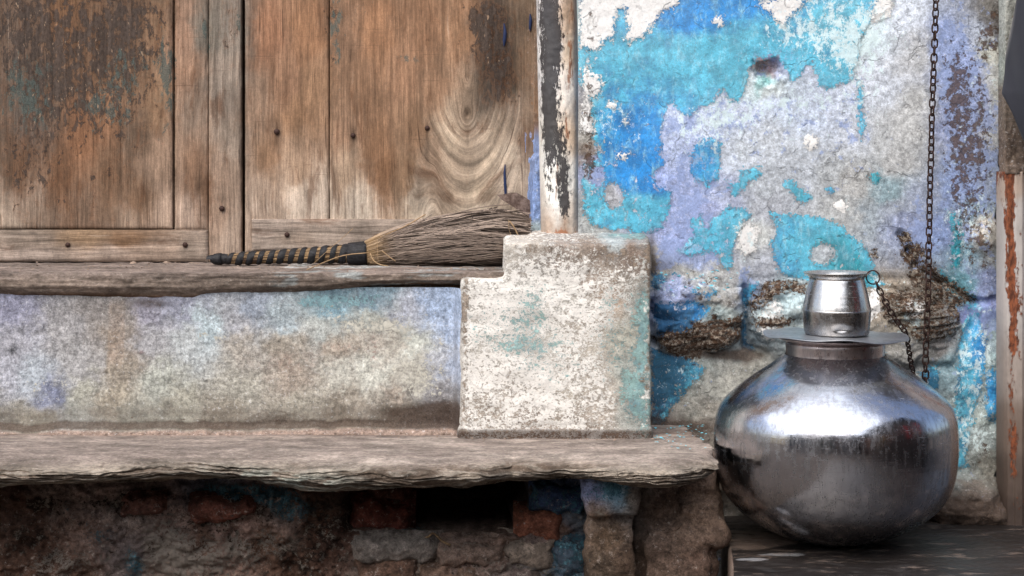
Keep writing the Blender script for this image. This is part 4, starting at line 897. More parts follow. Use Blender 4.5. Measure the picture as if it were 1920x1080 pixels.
# ------------------------------------------------------------------ RUBBLE WALL under the ledge
def u_attr(px, py):
    z = px * 0
    T = [(40,940,(70,50,42)),(100,920,(96,84,78)),(180,930,(110,96,90)),(60,1040,(70,50,40)),(160,1010,(100,82,74)),(140,1060,(84,64,54)),(260,960,(110,98,92)),(240,1040,(90,80,78)),(330,1000,(110,92,84)),(320,1060,(130,112,102)),(400,930,(80,84,94)),(380,1000,(84,64,54)),
       (440,980,(110,90,82)),(420,1060,(124,102,92)),(520,960,(100,86,80)),(500,1020,(88,66,54)),(600,980,(84,60,48)),(560,1060,(72,52,42)),(640,1000,(66,46,38)),(700,960,(58,30,24)),(760,950,(40,24,20)),(720,1040,(120,108,100)),(800,1040,(110,98,88)),(860,1060,(110,92,84)),
       (960,1030,(90,72,62)),(1000,1060,(96,92,96)),(1040,1000,(90,72,64)),(1050,930,(60,76,100)),(1080,1040,(70,100,120)),(1130,1000,(84,74,72)),(1140,1060,(70,60,56)),(1090,960,(80,86,94)),(-400,980,(80,64,54))]
    t = tints(px, py, T, warp=18, ws=40, p=2., s=8, seed=45)
    pt = z - .42 + splat(px, py, [(450,925,110,22,.75),(560,960,70,30,.5),(256,1060,30,40,.55),(180,1005,60,50,.35),(330,1010,40,30,.3),(600,1060,60,30,.3),(700,1015,90,20,.45),(1050,930,60,30,.75),(1075,1040,40,50,.6),(1000,1075,60,30,.4),(120,950,60,20,.25),(760,1010,60,14,.4)])
    wh = z - .26 + splat(px, py, [(310,1010,50,60,.32),(420,1040,80,50,.34),(120,1060,80,40,.3),(330,1060,60,40,.3),(560,1020,80,40,.22),(740,1050,100,40,.25),(980,1060,80,40,.25),(1120,980,16,70,.3)])
    br = z - .28 + splat(px, py, [(240,945,50,24,.5),(440,950,60,22,.55),(75,948,30,16,.6),(400,985,60,24,.3),(620,990,60,60,.4),(60,1010,60,40,.3),(560,1060,60,30,.3),(1150,1000,40,60,.3)])
    spk = z + .12 + splat(px, py, [(300,980,400,60,.15)])
    dirt = z + .12 + splat(px, py, [(620,930,60,50,.5),(900,940,200,60,.7),(20,980,60,90,.35),(300,905,600,10,.3),(1180,960,60,120,.3)])
    return {'tint': np.clip(t * 2.1, 0, .6), 'fa': np.stack([pt, wh, br], -1), 'fb': np.stack([z + .1, spk, dirt - .12], -1), 'fc': np.stack([px * 0 - .3, px * 0 - .5, px * 0 - 1], -1)}
hole = [(750,900),(990,900),(992,940),(975,965),(960,985),(975,1000),(900,1006),(800,1004),(745,992),(752,950)]
def u_depth(px, py):
    h = .026 * fbm(px / 90, py / 60, 501, 4) + .014 * fbm(px / 26, py / 20, 502, 4) + .005 * fbm(px / 9, py / 8, 503, 3)
    q = sdf(px + 6 * fbm(px / 20, py / 20, 504, 3), py + 6 * fbm(px / 20, py / 20, 505, 3), hole)
    h -= .30 * smooth01(q / 22 + .3)
    q2 = sdf(px, py, [(640,905),(800,905),(780,1000),(650,995)]); h -= .05 * smooth01(q2 / 20 + .4)
    return h
rub = sheet('rubble_wall', axis(-6, 1215, 2.4, lo=-700), axis(880, 1084, 2.4, hi=1250), -.20, u_depth, M_under, u_attr)
thing(rub, 'dark crumbling rubble wall with traces of blue paint below the ledge', 'wall')
def brick(x0, x1, y0, y1, y, tone, seed, name='brick', pt=-.4, wh=-.4, bulge=.016, label=None):
    def at(px, py):
        A = u_attr(px, py); n_ = fbm(px / 30, py / 20, seed, 3)[..., None]
        A['tint'] = np.array(lin(tone)) * 1.6 * (1 + .7 * n_); z = px * 0
        A['fa'] = np.stack([z + pt, z + wh, z - .45], -1); A['fb'] = np.stack([z, z + .1, z + .1], -1); return A
    w_ = 3.
    rr = random.Random(seed); J = lambda k: rr.uniform(-k, k); W_, H_ = x1 - x0, y1 - y0
    poly = [(x0 + W_ * t + J(5), y0 + J(H_ * .14)) for t in (.04, .3, .55, .8, .97)] + [(x1 + J(6), y0 + H_ * t) for t in (.3, .7)] + [(x0 + W_ * t + J(5), y1 + J(H_ * .14)) for t in (.96, .7, .45, .2, .03)] + [(x0 + J(6), y0 + H_ * t) for t in (.7, .3)]
    return stone_patch(name, poly, y, bulge, rub, M_under, at, seed, step=2.4, pw=.4, label=label)
brick(662, 768, 942, 992, -.165, (80, 42, 34), 601); brick(700, 760, 912, 938, -.16, (70, 40, 32), 602)
brick(976, 1052, 962, 1006, -.20, (118, 74, 58), 603, pt=-.35); brick(1002, 1096, 908, 956, -.215, (56, 74, 108), 604, pt=-.05, name='stone')
brick(664, 816, 1014, 1050, -.215, (120, 112, 106), 605, pt=-.15, wh=-.2, name='stone'); brick(822, 942, 1020, 1060, -.21, (118, 100, 90), 606, wh=-.2, name='stone')
brick(948, 1040, 1014, 1064, -.205, (120, 108, 98), 607, pt=-.25, wh=-.2, name='stone'); brick(1046, 1096, 1010, 1076, -.21, (80, 96, 112), 608, pt=.0, name='stone')
brick(664, 780, 1054, 1100, -.21, (96, 74, 62), 609); brick(788, 900, 1066, 1110, -.215, (104, 84, 72), 610, wh=-.3); brick(906, 1010, 1070, 1110, -.21, (96, 84, 80), 611)
brick(360, 470, 938, 972, -.215, (92, 56, 46), 612, pt=-.3)
brick(236, 296, 936, 962, -.222, (84, 56, 48), 613)
rbox('cavity_back', P(600, 0, .2).x, P(1100, 0, .2).x, .16, .18, zrow(1120, .1), zrow(880, .1), M_void, rub)
# corbel stone and pier at the right, with the mud bank beside it
def p_attr(px, py):
    z = px * 0
    T = [(1110,920,(120,130,165)),(1150,915,(120,165,190)),(1190,930,(110,104,98)),(1120,965,(120,102,88)),(1140,1000,(92,76,62)),(1120,1060,(80,68,58)),(1180,1050,(76,62,52)),(1240,960,(96,80,70)),(1290,1000,(106,88,76)),(1330,960,(120,100,86)),(1320,1060,(92,74,64)),(1240,1060,(92,76,66))]
    t = np.clip(tints(px, py, T, warp=10, ws=30, p=2., s=8, seed=55) * 1.5, 0, .7)
    pt = z - .5 + splat(px, py, [(1150,920,44,26,.65),(1105,1000,8,90,.3)])
    wh = z - .55 + splat(px, py, [(1125,985,14,50,.35),(1120,960,20,10,.3)])
    br = z - .5 + splat(px, py, [(1160,990,40,50,.2)])
    return {'tint': t, 'fa': np.stack([pt, wh, br], -1), 'fb': np.stack([z, z + .1, z + .12 + splat(px, py, [(1200,1000,16,140,.3),(1345,1000,10,140,.3)])], -1), 'fc': np.stack([px * 0 - .3, px * 0 - .5, px * 0 - 1], -1)}
pier = remesh('stone_pier', [box(P(1103,0,-.30).x, P(1190,0,-.30).x, -.30, -.12, .30, zrow(965, -.3)), box(P(1104,0,-.34).x, P(1192,0,-.34).x, -.325, -.12, zrow(962, -.3), zrow(893, -.34))], .005, M_under, 5,
    disp=lambda co, no: .026 * n3(co, 15, 701) + .008 * n3(co, 50, 702) + .0025 * n3(co, 140, 703))
attach(pier.data, p_attr)
thing(pier, 'rough stone pier with a pale blue capstone propping the right half of the ledge', 'pier')
bank = remesh('mud_bank', [box(P(1188,0,-.25).x, P(1338,0,-.25).x, -.25, .0, .30, zrow(880, -.25)), box(P(1270,0,-.29).x, P(1352,0,-.29).x, -.28, .0, zrow(1012, -.27), zrow(940, -.27)), box(P(1210,0,-.29).x, P(1325,0,-.29).x, -.275, .0, .3, zrow(985, -.27))], .005, M_under, 10,
    disp=lambda co, no: .034 * n3(co, 12, 711) + .012 * n3(co, 36, 712) + .003 * n3(co, 120, 713))
attach(bank.data, p_attr)
thing(bank, 'lumpy brown mud and stone bank under the right end of the ledge beside the pot', 'bank')

# ------------------------------------------------------------------ STEP SLAB
ZS = CZ - .699
def slab_build():
    y0, y1 = -1.3, .06
    ys = np.concatenate([np.linspace(y0, -.48, 24), np.linspace(-.47, y1, 90)]); rows = []
    nx = 190
    xl = np.interp(ys, [-1.3, -.47, -.42, -.20, .06], [.27, .360, .366, .385, .40])
    V = []
    for j, y in enumerate(ys):
        xr = 1.3
        t = np.linspace(0, 1, nx) ** 1.2
        x = xl[j] + (xr - xl[j]) * t
        V.append(np.stack([x, np.full(nx, y), np.full(nx, ZS)], -1))
    V = np.array(V); X, Y = V[..., 0], V[..., 1]
    V[..., 2] += .0025 * fbm(X * 9, Y * 12, 801, 4) + .0008 * fbm(X * 60, Y * 90, 802, 3)
    sideL = V[:, :1].copy(); sideL[..., 2] -= .16; sideL2 = V[:, :1].copy(); sideL2[..., 2] -= .006; sideL2[..., 0] -= .004
    sideL[..., 0] -= .004
    V = np.concatenate([sideL, sideL2, V], 1)
    fr = V[:1].copy(); fr[..., 2] = np.minimum(fr[..., 2], ZS) - .16; fr[..., 1] -= .006
    f2 = V[:1].copy(); f2[..., 1] -= .006; f2[..., 2] -= .005
    V = np.concatenate([fr, f2, V], 0)
    X, Y = V[..., 0], V[..., 1]
    base = np.array(lin((42, 38, 37))); lt = np.array(lin((132, 116, 106))); lt2 = np.array(lin((150, 152, 156)))
    n1 = fbm(X * 10, Y * 22, 805, 4)[..., None]
    c = base * (1 + .5 * n1)
    m = (np.exp(-((X - .43) / .07) ** 2 - ((Y + .22) / .07) ** 2) * 1.)[..., None]; m = smooth01((m + .5 * n1 - .35) * 5); c = c * (1 - m * .7) + lt * m * .7
    m = np.exp(-((X - .46) / .045) ** 2 - ((Y + .335) / .012) ** 2)[..., None] + np.exp(-((X - .40) / .03) ** 2 - ((Y + .37) / .012) ** 2)[..., None]; m = smooth01((m + .6 * n1 - .4) * 6); c = c * (1 - m * .8) + lt2 * m * .8
    c[:, :3] = lt * .9
    o = mesh_np('stone_step', V, gridfaces(*V.shape[:2]), M_slab, {'tint': np.clip(c, 0, 1)})
    return thing(o, 'dark smooth stone step the big metal pot stands on, with pale splashes', 'step')
step = slab_build()
rbox('step_base', .41, 1.29, -1.28, .3, 0.0, ZS - .15, M_void, step)

# ------------------------------------------------------------------ POT, PLATE, CUP
PC = P(1566, 270, -.225); PCX = PC.x; PY_ = -.225; k_ = (CD + PY_) / F
def pz(py): return CZ - (py - YH) * k_
zb_ = ZS
def prof(pts, m=7): return [(max(v.x, .0005), v.y) for v in catmull([(r * k_, pz(py), 0) for r, py in pts], m)]
outer = [(66,1010),(104,1001),(144,982),(182,955),(206,927),(219,898),(224.5,868),(226.5,835),(226,805),(222.5,780),(212.5,757),(191,735),(158,709),(122,685),(94,664)]
po = prof(outer)
pot = empty('water_pot', (PCX, PY_, ZS), 'large round scuffed metal water pot standing on the dark stone step', 'pot')
def dent(x, y, z, a, r):
    f = 1 + .004 * math.sin(3 * a + 1) * (r > .1) + .0025 * math.sin(7 * a + z * 20) * (r > .1); return x * f, y * f, z
low = po[0][1]
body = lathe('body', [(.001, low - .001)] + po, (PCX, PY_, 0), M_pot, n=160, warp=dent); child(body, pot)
# shift so that it really rests on the step
dz = ZS + .003 - low
body.location.z += 0
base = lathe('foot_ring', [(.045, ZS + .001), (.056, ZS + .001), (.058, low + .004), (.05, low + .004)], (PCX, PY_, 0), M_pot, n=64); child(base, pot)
neck = prof([(94,668),(92,664),(92,644),(90,641),(97,638),(107,634.5),(109,633),(107,631.5),(96,634),(86,640),(86,664)], 4)
ncol = lathe('neck', neck, (PCX, PY_, 0), metal('pinkish_neck_metal', col=(.58, .50, .49), r0=.25, r1=.4, dirt=.45), n=120); child(ncol, pot)
# welded seam round the belly
zseam = pz(848)
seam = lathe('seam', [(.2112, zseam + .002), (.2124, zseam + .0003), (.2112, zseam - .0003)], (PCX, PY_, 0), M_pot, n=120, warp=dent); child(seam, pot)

# plate
zpl = pz(628.5)
tilt = -.026
def wplate(x, y, z, a, r):
    q = r / .126
    rr = 1 + .012 * math.sin(2 * a + 1) * q + .008 * math.sin(5 * a) * q
    z2 = z + q ** 3 * (.0022 * math.sin(3 * a + .5) + .0015 * math.sin(7 * a)) + tilt * x
    return x * rr, y * rr, z2
plp = [(.001, .0008), (.05, .0008), (.09, .0009), (.112, .0006), (.1255, .0003), (.1262, -.0003), (.1255, -.0012), (.112, -.001), (.06, -.0008), (.001, -.0008)]
plate = lathe('plate', plp, (PCX + .0015, PY_, zpl), M_plate, n=110, warp=wplate)
thing(plate, 'thin wavy metal plate covering the mouth of the big pot', 'plate')
# cup (lota)
cx2 = P(1569, 0, PY_).x
cupp = [(r * k_, pz(py)) for r, py in ()]
co_ = prof([(40,627),(56,626.5),(60.3,622),(62.2,604),(63.4,584),(63.4,579),(61,566),(56.5,545),(52,527),(51,522),(55,516),(62,511.5),(63,510.3),(61,510.5),(54,515),(48.5,523),(53,541),(58,560),(60,582),(57,620),(20,624),(1,624)], 5)
cup = empty('drinking_pot', (cx2, PY_, co_[0][1]), 'small flared metal drinking pot standing on the plate', 'cup')
def wcup(x, y, z, a, r):
    zz = pz(613); g = math.exp(-((z - zz) / .004) ** 2 - ((x - (-.001)) / .012) ** 2) if y < 0 else 0
    return x, y + .004 * g, z
cb = lathe('body', co_, (cx2, PY_, 0), M_cup, n=128, warp=wcup); child(cb, cup)
ridge = lathe('ridge', [(63.6 * k_, pz(580)), (64.4 * k_, pz(581)), (63.6 * k_, pz(582.4))], (cx2, PY_, 0), M_cup, n=96); child(ridge, cup)
rc = P(1637, 520, PY_ - .002); pts = [(rc.x + .0118 * math.cos(t), rc.y + .003 * math.sin(t), rc.z + .0118 * math.sin(t)) for t in np.linspace(0, 2 * math.pi, 25)]
V, Fc = tube(pts, .0013, 8, cap=False); rg = pyobj('ring', V, Fc, M_chain); child(rg, cup)

# ------------------------------------------------------------------ CHAIN
def link_mesh(L, W, r, name):
    pts = []; h = L / 2 - W / 2
    for t in np.linspace(-math.pi / 2, math.pi / 2, 6): pts.append((h + W / 2 * math.cos(t), W / 2 * math.sin(t), 0))
    for t in np.linspace(math.pi / 2, 3 * math.pi / 2, 6): pts.append((-h + W / 2 * math.cos(t), W / 2 * math.sin(t), 0))
    n = len(pts); P3 = [Vector(p) for p in pts]; V = []; Fc = []; m = 6
    for i, p in enumerate(P3):
        t = (P3[(i + 1) % n] - P3[i - 1]).normalized(); s = Vector((0, 0, 1)); u = t.cross(s)
        for k in range(m):
            a = 2 * math.pi * k / m; V.append(p + (u * math.cos(a) + s * math.sin(a)) * r)
    for i in range(n):
        for k in range(m): Fc.append((i * m + k, ((i + 1) % n) * m + k, ((i + 1) % n) * m + (k + 1) % m, i * m + (k + 1) % m))
    me = bpy.data.meshes.new(name); me.from_pydata([tuple(v) for v in V], [], Fc); me.update()
    me.polygons.foreach_set('use_smooth', [True] * len(me.polygons)); me.materials.append(M_chain); return me
def lay_chain(path, L, W, r, parent):
    me = link_mesh(L, W, r, 'link'); pitch = L - 2 * r * 1.25
    pts = catmull(path, 40); acc = 0; i = 0; out = []
    seg = [(pts[j + 1] - pts[j]).length for j in range(len(pts) - 1)]; cum = np.concatenate([[0], np.cumsum(seg)])
    n = int(cum[-1] / pitch)
    A = np.array([tuple(p) for p in pts])
    ev = lambda s_: Vector([np.interp(s_, cum, A[:, q]) for q in range(3)])
    tw = .35
    for j in range(n):
        a, b = ev(j * pitch), ev((j + 1) * pitch); t = (b - a).normalized(); c = (a + b) / 2
        side = Vector((0, 1, 0)); s = (side - t * side.dot(t)).normalized(); u = t.cross(s)
        tw += random.uniform(-.3, .3); th = tw * .5 + (math.pi / 2 if j % 2 else 0) + random.uniform(-.12, .12)
        wv = s * math.cos(th) + u * math.sin(th); nz = t.cross(wv)
        M = Matrix((t, wv, nz)).transposed().to_4x4(); M.translation = c + Vector((random.uniform(-.0004, .0004), 0, 0))
        o = bpy.data.objects.new('link', me); COL.objects.link(o); o.parent = parent
        o.matrix_parent_inverse = Matrix.Translation(-Vector(parent.location)); o.matrix_basis = M
chain = empty('chain', P(1755, -250, -.035), 'long rusty iron chain hanging down the blue wall to behind the big pot', 'chain')
lay_chain([P(1763,-250,-.040), P(1755,0,-.040), P(1748,200,-.042), P(1743,400,-.045), P(1740,560,-.062), P(1736,660,-.068), P(1735,712,-.062), P(1734,745,-.058)], .0182, .0112, .0017, chain)
chain2 = empty('chain', P(1644, 531, -.225), 'short thin iron chain from the ring of the drinking pot down behind the big pot', 'chain')
lay_chain([P(1643,530,-.226), P(1655,556,-.222), P(1676,594,-.205), P(1699,626,-.185), P(1703,650,-.155), P(1708,680,-.12), P(1714,705,-.09), P(1722,735,-.07)], .0152, .0095, .0014, chain2)

# ------------------------------------------------------------------ BROOM
yB = .085; kb = (CD + yB) / F
zsill = zrow(512, -.13)
broom = empty('hand_broom', P(690, 490, yB), 'brown grass hand broom with black rubber wound handle lying on the sill', 'broom')
def axp(px, py, y=yB): return P(px, py, y)
hax = [(396,486),(450,485),(520,481.5),(600,478),(650,475.5),(690,474.5)]
hr = [6.5,11.5,12.5,15.5,18.5,22]
hx = [p[0] for p in hax]
def hpt(px, extra=0): return P(px, float(np.interp(px, hx, [p[1] for p in hax])), yB)
def hrad(px): return float(np.interp(px, hx, hr)) * kb
xs_ = list(np.linspace(398, 690, 50)); V, Fc = tube([hpt(x) for x in xs_], [hrad(x) * .86 for x in xs_], 20); pyobj('handle', V, Fc, M_core, broom)
# reeds that make the handle
parts = []
for i in range(46):
    a = 2 * math.pi * i / 46 + random.uniform(-.05, .05); tw = random.uniform(-.3, .3); pts = []
    for x in np.linspace(404, 692, 9):
        c = hpt(x); r = hrad(x) * (.88 + random.uniform(-.02, .02)); t = a + tw * (x - 404) / 290
        pts.append((c.x, c.y + r * math.cos(t), c.z + r * math.sin(t)))
    parts.append(tube(pts, .0011, 5))
V, Fc = join(parts); o = pyobj('reed', V, Fc, M_core, broom); o['kind'] = 'stuff'
# rubber strip wound round it
def wound(x0, x1, turns, wdt, name):
    V = []; n = int(turns * 26); m = 4
    for i in range(n + 1):
        t = i / n; x = x0 + (x1 - x0) * t; a = 2 * math.pi * turns * t
        for e in range(m):
            ww = (e / (m - 1) - .5) * wdt * (1 + .15 * math.sin(a * .7)); xx = x + ww; c = hpt(xx); r = hrad(xx) * (.99 + .015 * math.sin(5 * a)) + (.0016 if e in (1, 2) else .0)
            V.append((c.x, c.y - r * math.cos(a), c.z + r * math.sin(a)))
    Fc = [(i * m + e, (i + 1) * m + e, (i + 1) * m + e + 1, i * m + e + 1) for i in range(n) for e in range(m - 1)]
    return pyobj(name, V, Fc, M_rubber, broom)
wound(412, 648, 12.2, 12, 'rubber_strip'); wound(396, 420, 2.2, 17, 'rubber_strip')
V, Fc = tube([hpt(x) for x in (394, 397, 402, 410, 416)], [.002, .007, .0105, .0115, .0116], 18); pyobj('end_cap', V, Fc, M_rubber, broom)
xs_ = [650, 653, 662, 672, 682, 688, 689]; V, Fc = tube([hpt(x) for x in xs_], [hrad(x) * (1.02 if i else .9) + (.001 if i not in (0, 6) else -.002) for i, x in enumerate(xs_)], 24); pyobj('collar', V, Fc, M_rubber, broom)
# bristles
topl = [(688,452),(720,433),(760,419),(820,405),(880,397),(930,394),(975,398),(998,408)]
botl = [(688,496),(720,499),(780,500),(860,500),(930,497),(975,494),(998,480)]
parts = []
def bristle(u, v, x_end, r, wob):
    pts = []; n = 11
    for i in range(n):
        t = i / (n - 1); x = 684 + (x_end - 684) * t
        tp = float(interp(topl, x)); bt = float(interp(botl, x)); spread = min(1, .25 + 1.2 * t)
        cy = (tp + bt) / 2; hh = (bt - tp) / 2
        py = cy + hh * v + wob[0] * math.sin(3 * t + wob[1]) * t * 3.
        dd = min(.052, .020 + .045 * t); y = yB - dd * u + wob[2] * t * .004
        p = P(x, py, yB); p.y = y; p.z = max(p.z, zsill + .0015)
        pts.append(p)
    return tube(pts, [r * (1 - .45 * i / (n - 1)) for i in range(n)], 4)
for i in range(1500):
    a = random.uniform(0, 2 * math.pi); rr = math.sqrt(random.uniform(.25, 1))
    u, v = rr * math.cos(a), rr * math.sin(a)
    xe = random.choice([random.uniform(930, 1000)] * 4 + [random.uniform(850, 990)]) - 14 * abs(v) * random.random()
    parts.append(bristle(u, v, xe, random.uniform(.0005, .0012), (random.uniform(-2.2, 2.2), random.uniform(0, 6), random.uniform(-1, 1))))
for i in range(26):       # wisps standing off the tip
    x0 = random.uniform(860, 940); v0 = random.uniform(-1, -.8); pts = []
    for t in np.linspace(0, 1, 6):
        x = x0 + t * random.uniform(50, 60); tp = float(interp(topl, x)); p = P(x, tp - t * t * random.uniform(0, 9) + 2, yB); p.y = yB - .03 + random.uniform(-.004, .004); pts.append(p)
    parts.append(tube(pts, random.uniform(.0004, .0007), 4))
for i in range(170):      # strays crossing the bundle
    x0 = random.uniform(690, 920); v0 = random.uniform(-.8, .8); v1 = v0 + random.uniform(-.6, .6); L = random.uniform(60, 220); pts = []
    for t in np.linspace(0, 1, 7):
        x = min(x0 + L * t, 995); tp = float(interp(topl, x)); bt = float(interp(botl, x)); v = v0 + (v1 - v0) * t
        p = P(x, (tp + bt) / 2 + (bt - tp) / 2 * v * 1.02, yB); p.y = yB - (.02 + .035 * min(1, (x - 684) / 80)) * math.sqrt(max(0, 1 - min(1, v * v))) - .003; p.z = max(p.z, zsill + .001); pts.append(p)
    parts.append(tube(pts, random.uniform(.0005, .0009), 4))
V, Fc = join(parts); o = pyobj('bristles', V, Fc, M_straw, broom); o['kind'] = 'stuff'
M_str2 = flatmat('pale_straw', (170, 142, 108), .6, .3, 80)
def straw(pts, r=.0009): V, Fc = tube(catmull([P(*p) for p in pts], 4), r, 5); pyobj('stray_straw', V, Fc, M_str2, broom)
straw([(690,474,.05),(650,478,.04),(620,487,.02),(575,506,-.06)], .0011); straw([(692,454,.06),(640,432,.06),(612,470,.05),(588,494,.04)][0:0] or [(588,494,.045),(612,472,.05),(640,448,.07),(662,428,.10)], .0005)
straw([(716,470,.035),(728,480,.032),(742,490,.03)], .001); straw([(694,475,.045),(700,488,.04),(712,496,.035),(728,499,.03)], .0012)
straw([(955,414,.03),(965,428,.03),(974,447,.03)], .0013); straw([(953,412,.03),(955,432,.03),(961,446,.03)], .0005)
straw([(722,440,.03),(760,424,.03),(798,402,.035)], .0012); straw([(707,450,.04),(708,470,.035),(709,488,.03)], .0006)

# ------------------------------------------------------------------ RIGHT EDGE: iron frame, pillar, cloth
def fr_attr(px, py):
    T = [(1892,350,(190,170,155)),(1910,400,(190,184,180)),(1908,550,(196,188,184)),(1910,700,(170,158,150)),(1908,800,(128,112,102)),(1905,900,(98,84,76)),(1905,970,(78,66,60)),(1920,500,(190,184,180)),(1950,600,(176,170,166))]
    z = px * 0
    rust = splat(px, py, [(1894,400,9,130,.85),(1898,560,9,80,.6),(1904,640,8,50,.35),(1898,760,9,80,.5),(1910,560,10,60,.3),(1905,860,14,80,.25),(1912,440,4,10,.5),(1895,325,16,14,.6),(1900,860,12,60,.1)]) - .05
    return {'tint': tints(px, py, T, warp=4, s=10), 'fb': np.stack([rust, z, z], -1)}
def fr_depth(px, py):
    return np.where(px < 1890, (px - 1890) * .002, 0) + .004 * smooth01((px - 1901) / 3) * 1. - .006 * smooth01((px - 1916) / 4) + .001 * fbm(px / 20, py / 40, 5, 3)
fo = sheet('iron_frame', axis(1884, 1960, 1.5, hi=2100), axis(322, 986, 3.), -.075, fr_depth, M_frame, fr_attr, lip=.05)
thing(fo, 'rusty white painted iron door frame at the right edge of the wall', 'frame')
def pl_attr(px, py):
    T = [(1895,40,(176,180,174)),(1905,120,(160,168,160)),(1895,200,(120,108,98)),(1900,270,(112,98,88)),(1900,310,(124,108,96)),(1920,100,(150,150,146))]
    z = px * 0
    return {'tint': tints(px, py, T, warp=6, s=8), 'fa': np.stack([z - .6, z - .5, z - .5], -1), 'fb': np.stack([z, z + .2, z + .1], -1), 'fc': np.stack([px * 0 - .3, px * 0 - .5, px * 0 - 1], -1)}
pl = sheet('side_pillar', axis(1885, 1960, 2., hi=2100), axis(-6, 326, 3., lo=-1500), -.07, lambda px, py: .006 * fbm(px / 14, py / 40, 31, 4) + .008 * smooth01((py - 306) / 8), M_block, pl_attr, lip=.05)
thing(pl, 'grey weathered pillar above the iron frame at the right edge', 'pillar')
bk = rbox('joint_wall', P(1860, 0, .14).x, P(2150, 0, .14).x, .12, .14, .2, zrow(-1500, .1), M_void)
thing(bk, 'dark back of the narrow joint between blue wall and iron frame', 'wall')
# cloth corner
cl_out = lambda t: np.interp(t, [-260, 0, 70, 175, 265, 300], [1925, 1906, 1896, 1879, 1920, 1940])
vs = np.arange(-260, 268, 4.); us = np.linspace(0, 1, 34); V = []
for v_ in vs:
    xl = float(cl_out(v_)); xr = 2040 - max(0, (v_ - 150)) * .2
    for u in us:
        px = xl + (xr - xl) * u
        y = -.16 - .012 * math.sin(px / 16 + v_ / 130) - .02 * math.sin(u * 3) - .006 * math.sin(px / 7 - v_ / 60)
        D = CD - .16; V.append(((px - 960) * D / F, y, CZ - (v_ - YH) * D / F))
cl = mesh_np('cloth', np.array(V), gridfaces(len(vs), len(us)), M_cloth)
md = cl.modifiers.new('thick', 'SOLIDIFY'); md.thickness = .003
thing(cl, 'dark grey cloth corner hanging in at the top right edge', 'cloth')
pg_o = pyobj('peg', *tube([P(1990, -250, .0), P(1990, -262, -.20)], .008, 10), M_nail); thing(pg_o, 'iron peg above the frame edge that the dark cloth hangs from', 'peg')

# ------------------------------------------------------------------ paint flakes and crumbs
M_flake = flatmat('fallen_blue_flake', (120, 205, 225), .7, .3, 60); M_crumb = flatmat('plaster_crumb', (150, 132, 118), .9, .4, 60)
def chip(p, s, mat, flat=.35):
    V = []; 
    for i in range(7):
        a = 2 * math.pi * i / 7 + random.uniform(-.3, .3); r = s * random.uniform(.6, 1.1); V.append((r * math.cos(a), r * math.sin(a), s * flat * random.uniform(-.2, .5)))
    V.append((0, 0, s * flat * .9)); V.append((0, 0, -s * flat * .3))
    Fc = [(i, (i + 1) % 7, 7) for i in range(7)] + [((i + 1) % 7, i, 8) for i in range(7)]
    M = Matrix.Translation(p) @ Matrix.Rotation(random.uniform(0, 6), 4, 'Z') @ Matrix.Rotation(random.uniform(-.4, .4), 4, 'X')
    return [M @ Vector(v) for v in V], Fc
parts = []
for i in range(60):
    y = random.uniform(-.30, -.01); x = random.uniform(1225, 1325); parts.append(chip(Vector(((x - 960) * (CD + y) / F, y, ZL + .003)), random.uniform(.0012, .0035), None))
for i in range(34):
    x = random.uniform(1225, 1385); q = random.uniform(508, 545); parts.append(chip(P(x, q, -.028), random.uniform(.002, .0055), None, .5))
V, Fc = join(parts); o = thing(pyobj('paint_flakes', V, Fc, M_flake, smooth=False), 'fallen blue paint flakes lying on the ledge and the stone by the block', 'flakes', kind='stuff')
parts = []
for i in range(150):
    y = random.uniform(-.12, .17); x = random.uniform(-.95, .05); parts.append(chip(Vector((x, y, zsill + .002)), random.uniform(.001, .0035), None, .6))
for i in range(170):
    x = random.uniform(-.95, .33); y = -.115 - abs(random.gauss(0, .03)) if x < -.1 else -.175 - abs(random.gauss(0, .02)); parts.append(chip(Vector((x, y, ZL + .003)), random.uniform(.001, .003), None, .6))
for x, q in ((313,494),(366,497),(360,496),(250,494)): parts.append(chip(P(x, q, .14), .008, None, .7))
V, Fc = join(parts); o = thing(pyobj('crumbs', V, Fc, M_crumb, smooth=False), 'small plaster crumbs scattered on the sill and along the back of the ledge', 'crumbs', kind='stuff')
tw = pyobj('twig', *tube(catmull([P(775,1005,-.19), P(800,1008,-.215), P(812,1000,-.22), P(830,1015,-.23), P(845,1022,-.235)], 4), .002, 6), M_core)
thing(tw, 'small crooked dry twig lying at the mouth of the dark cavity', 'twig')

# ------------------------------------------------------------------ THE STREET (seen in the pot)
def f_ground(n):
    a = n.noise(3, 6, .6); b = n.noise(60, 6, .7); c = n.vary(lin((100, 90, 82)), a, .6, 1.4); c = n.vary(c, b, .7, 1.3); n.bump(b, .01); return n.fin(c, .9)
g = pyobj('street_ground', [(-40, -40, 0), (40, -40, 0), (40, 40, 0), (-40, 40, 0)], [(0, 1, 2, 3)], simple('dusty_paving', f_ground), smooth=False); g['kind'] = 'structure'
def house(x0, x1, y, h, wallc, doorc, label, openings):
    e = empty('street_house', ((x0 + x1) / 2, y, 0), label, 'house')
    wm = flatmat('house_plaster', wallc, .9, .3, 1.5); dm = flatmat('house_joinery', doorc, .7, .2, 4)
    rbox('wall', x0, x1, y - 4, y, 0, h, wm, e, .01, 1)
    rbox('roof_edge', x0 - .1, x1 + .1, y - 4.1, y + .25, h + .002, h + .14, wm, e, .02, 1)
    for a, b, z0, z1, nm in openings:
        m_ = dm if nm != 'cloth_awning' else flatmat('awning_cloth', doorc, .9, .1)
        rbox(nm, a, b, y + .003, y + .05, z0, z1, m_, e, .008, 1)
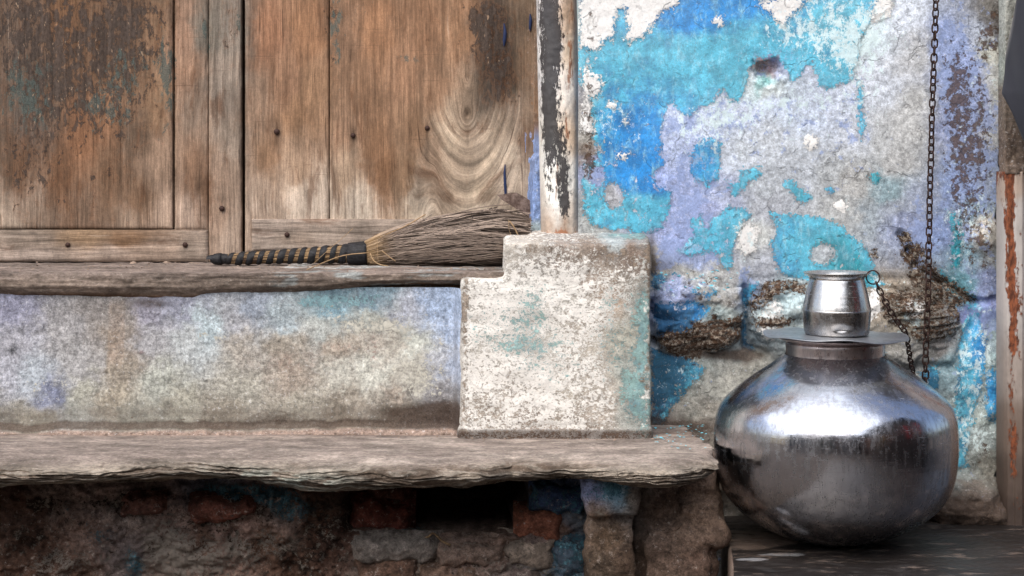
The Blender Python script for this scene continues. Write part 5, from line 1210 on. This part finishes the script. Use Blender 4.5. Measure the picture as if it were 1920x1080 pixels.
house(-5.2, -1.3, -8.2, 2.9, (196, 180, 156), (70, 60, 52), 'ochre one storey house across the street with dark doors', [(-4.6, -3.7, 0.1, 2.1, 'door'), (-2.9, -2.2, .9, 1.9, 'window')])
house(-1.2, 1.5, -8.0, 3.1, (206, 192, 176), (120, 72, 48), 'cream house across the street with a rust brown door', [(-.8, 0, .1, 2.1, 'door'), (.6, 1.2, .9, 2., 'window')])
house(1.7, 3.0, -8.3, 3.4, (60, 56, 58), (34, 30, 32), 'dark narrow shopfront across the street', [(1.9, 2.8, .1, 2.3, 'door')])
house(3.1, 5.0, -8.1, 3.2, (150, 120, 96), (170, 30, 34), 'brown house across the street with a red shutter', [(3.2, 3.5, .3, 2.2, 'shutter'), (4.2, 4.45, .3, 2.3, 'shutter')])
house(5.2, 10, -8.4, 3.6, (90, 84, 80), (60, 50, 44), 'grey house across the street at the far right', [(6, 7, .1, 2.2, 'door')])
house(-11, -5.4, -8.5, 3.3, (150, 146, 142), (60, 50, 44), 'pale grey house across the street at the far left', [(-8, -7, .1, 2.2, 'door')])

sh = empty('side_backdrop', (4.0, -3.3, 0), 'dark shop added out of view for reflections in the pot, with coloured strips', 'backdrop')  # unseen dark wall added to darken reflections on the right of the pot
dw = flatmat('backdrop_dark', (58, 50, 48), .9, .4, 2)
rbox('wall', 2.7, 5.2, -6.0, -.75, 0, 2.7, dw, sh, .01, 1); rbox('roof_edge', 2.45, 5.3, -6.1, -.7, 2.702, 2.82, dw, sh, .01, 1)
for y, w_, z0, z1, c in ((-3.2, .16, .75, 1.7, (206, 160, 70)), (-1.45, .10, .8, 1.75, (190, 30, 44)), (-1.05, .06, .8, 1.4, (220, 210, 205)), (-.86, .05, .8, 1.8, (200, 60, 44)), (-4.6, .5, .5, 1.6, (170, 120, 96)), (-2.5, .12, .8, 1.5, (170, 110, 84))):
    rbox('reflected_strip', 2.66, 2.69, y - w_ / 2, y + w_ / 2, z0, z1, flatmat('strip_colour', c, .9, .1), sh, .006, 1)  # strips added so coloured streaks reflect in the pot
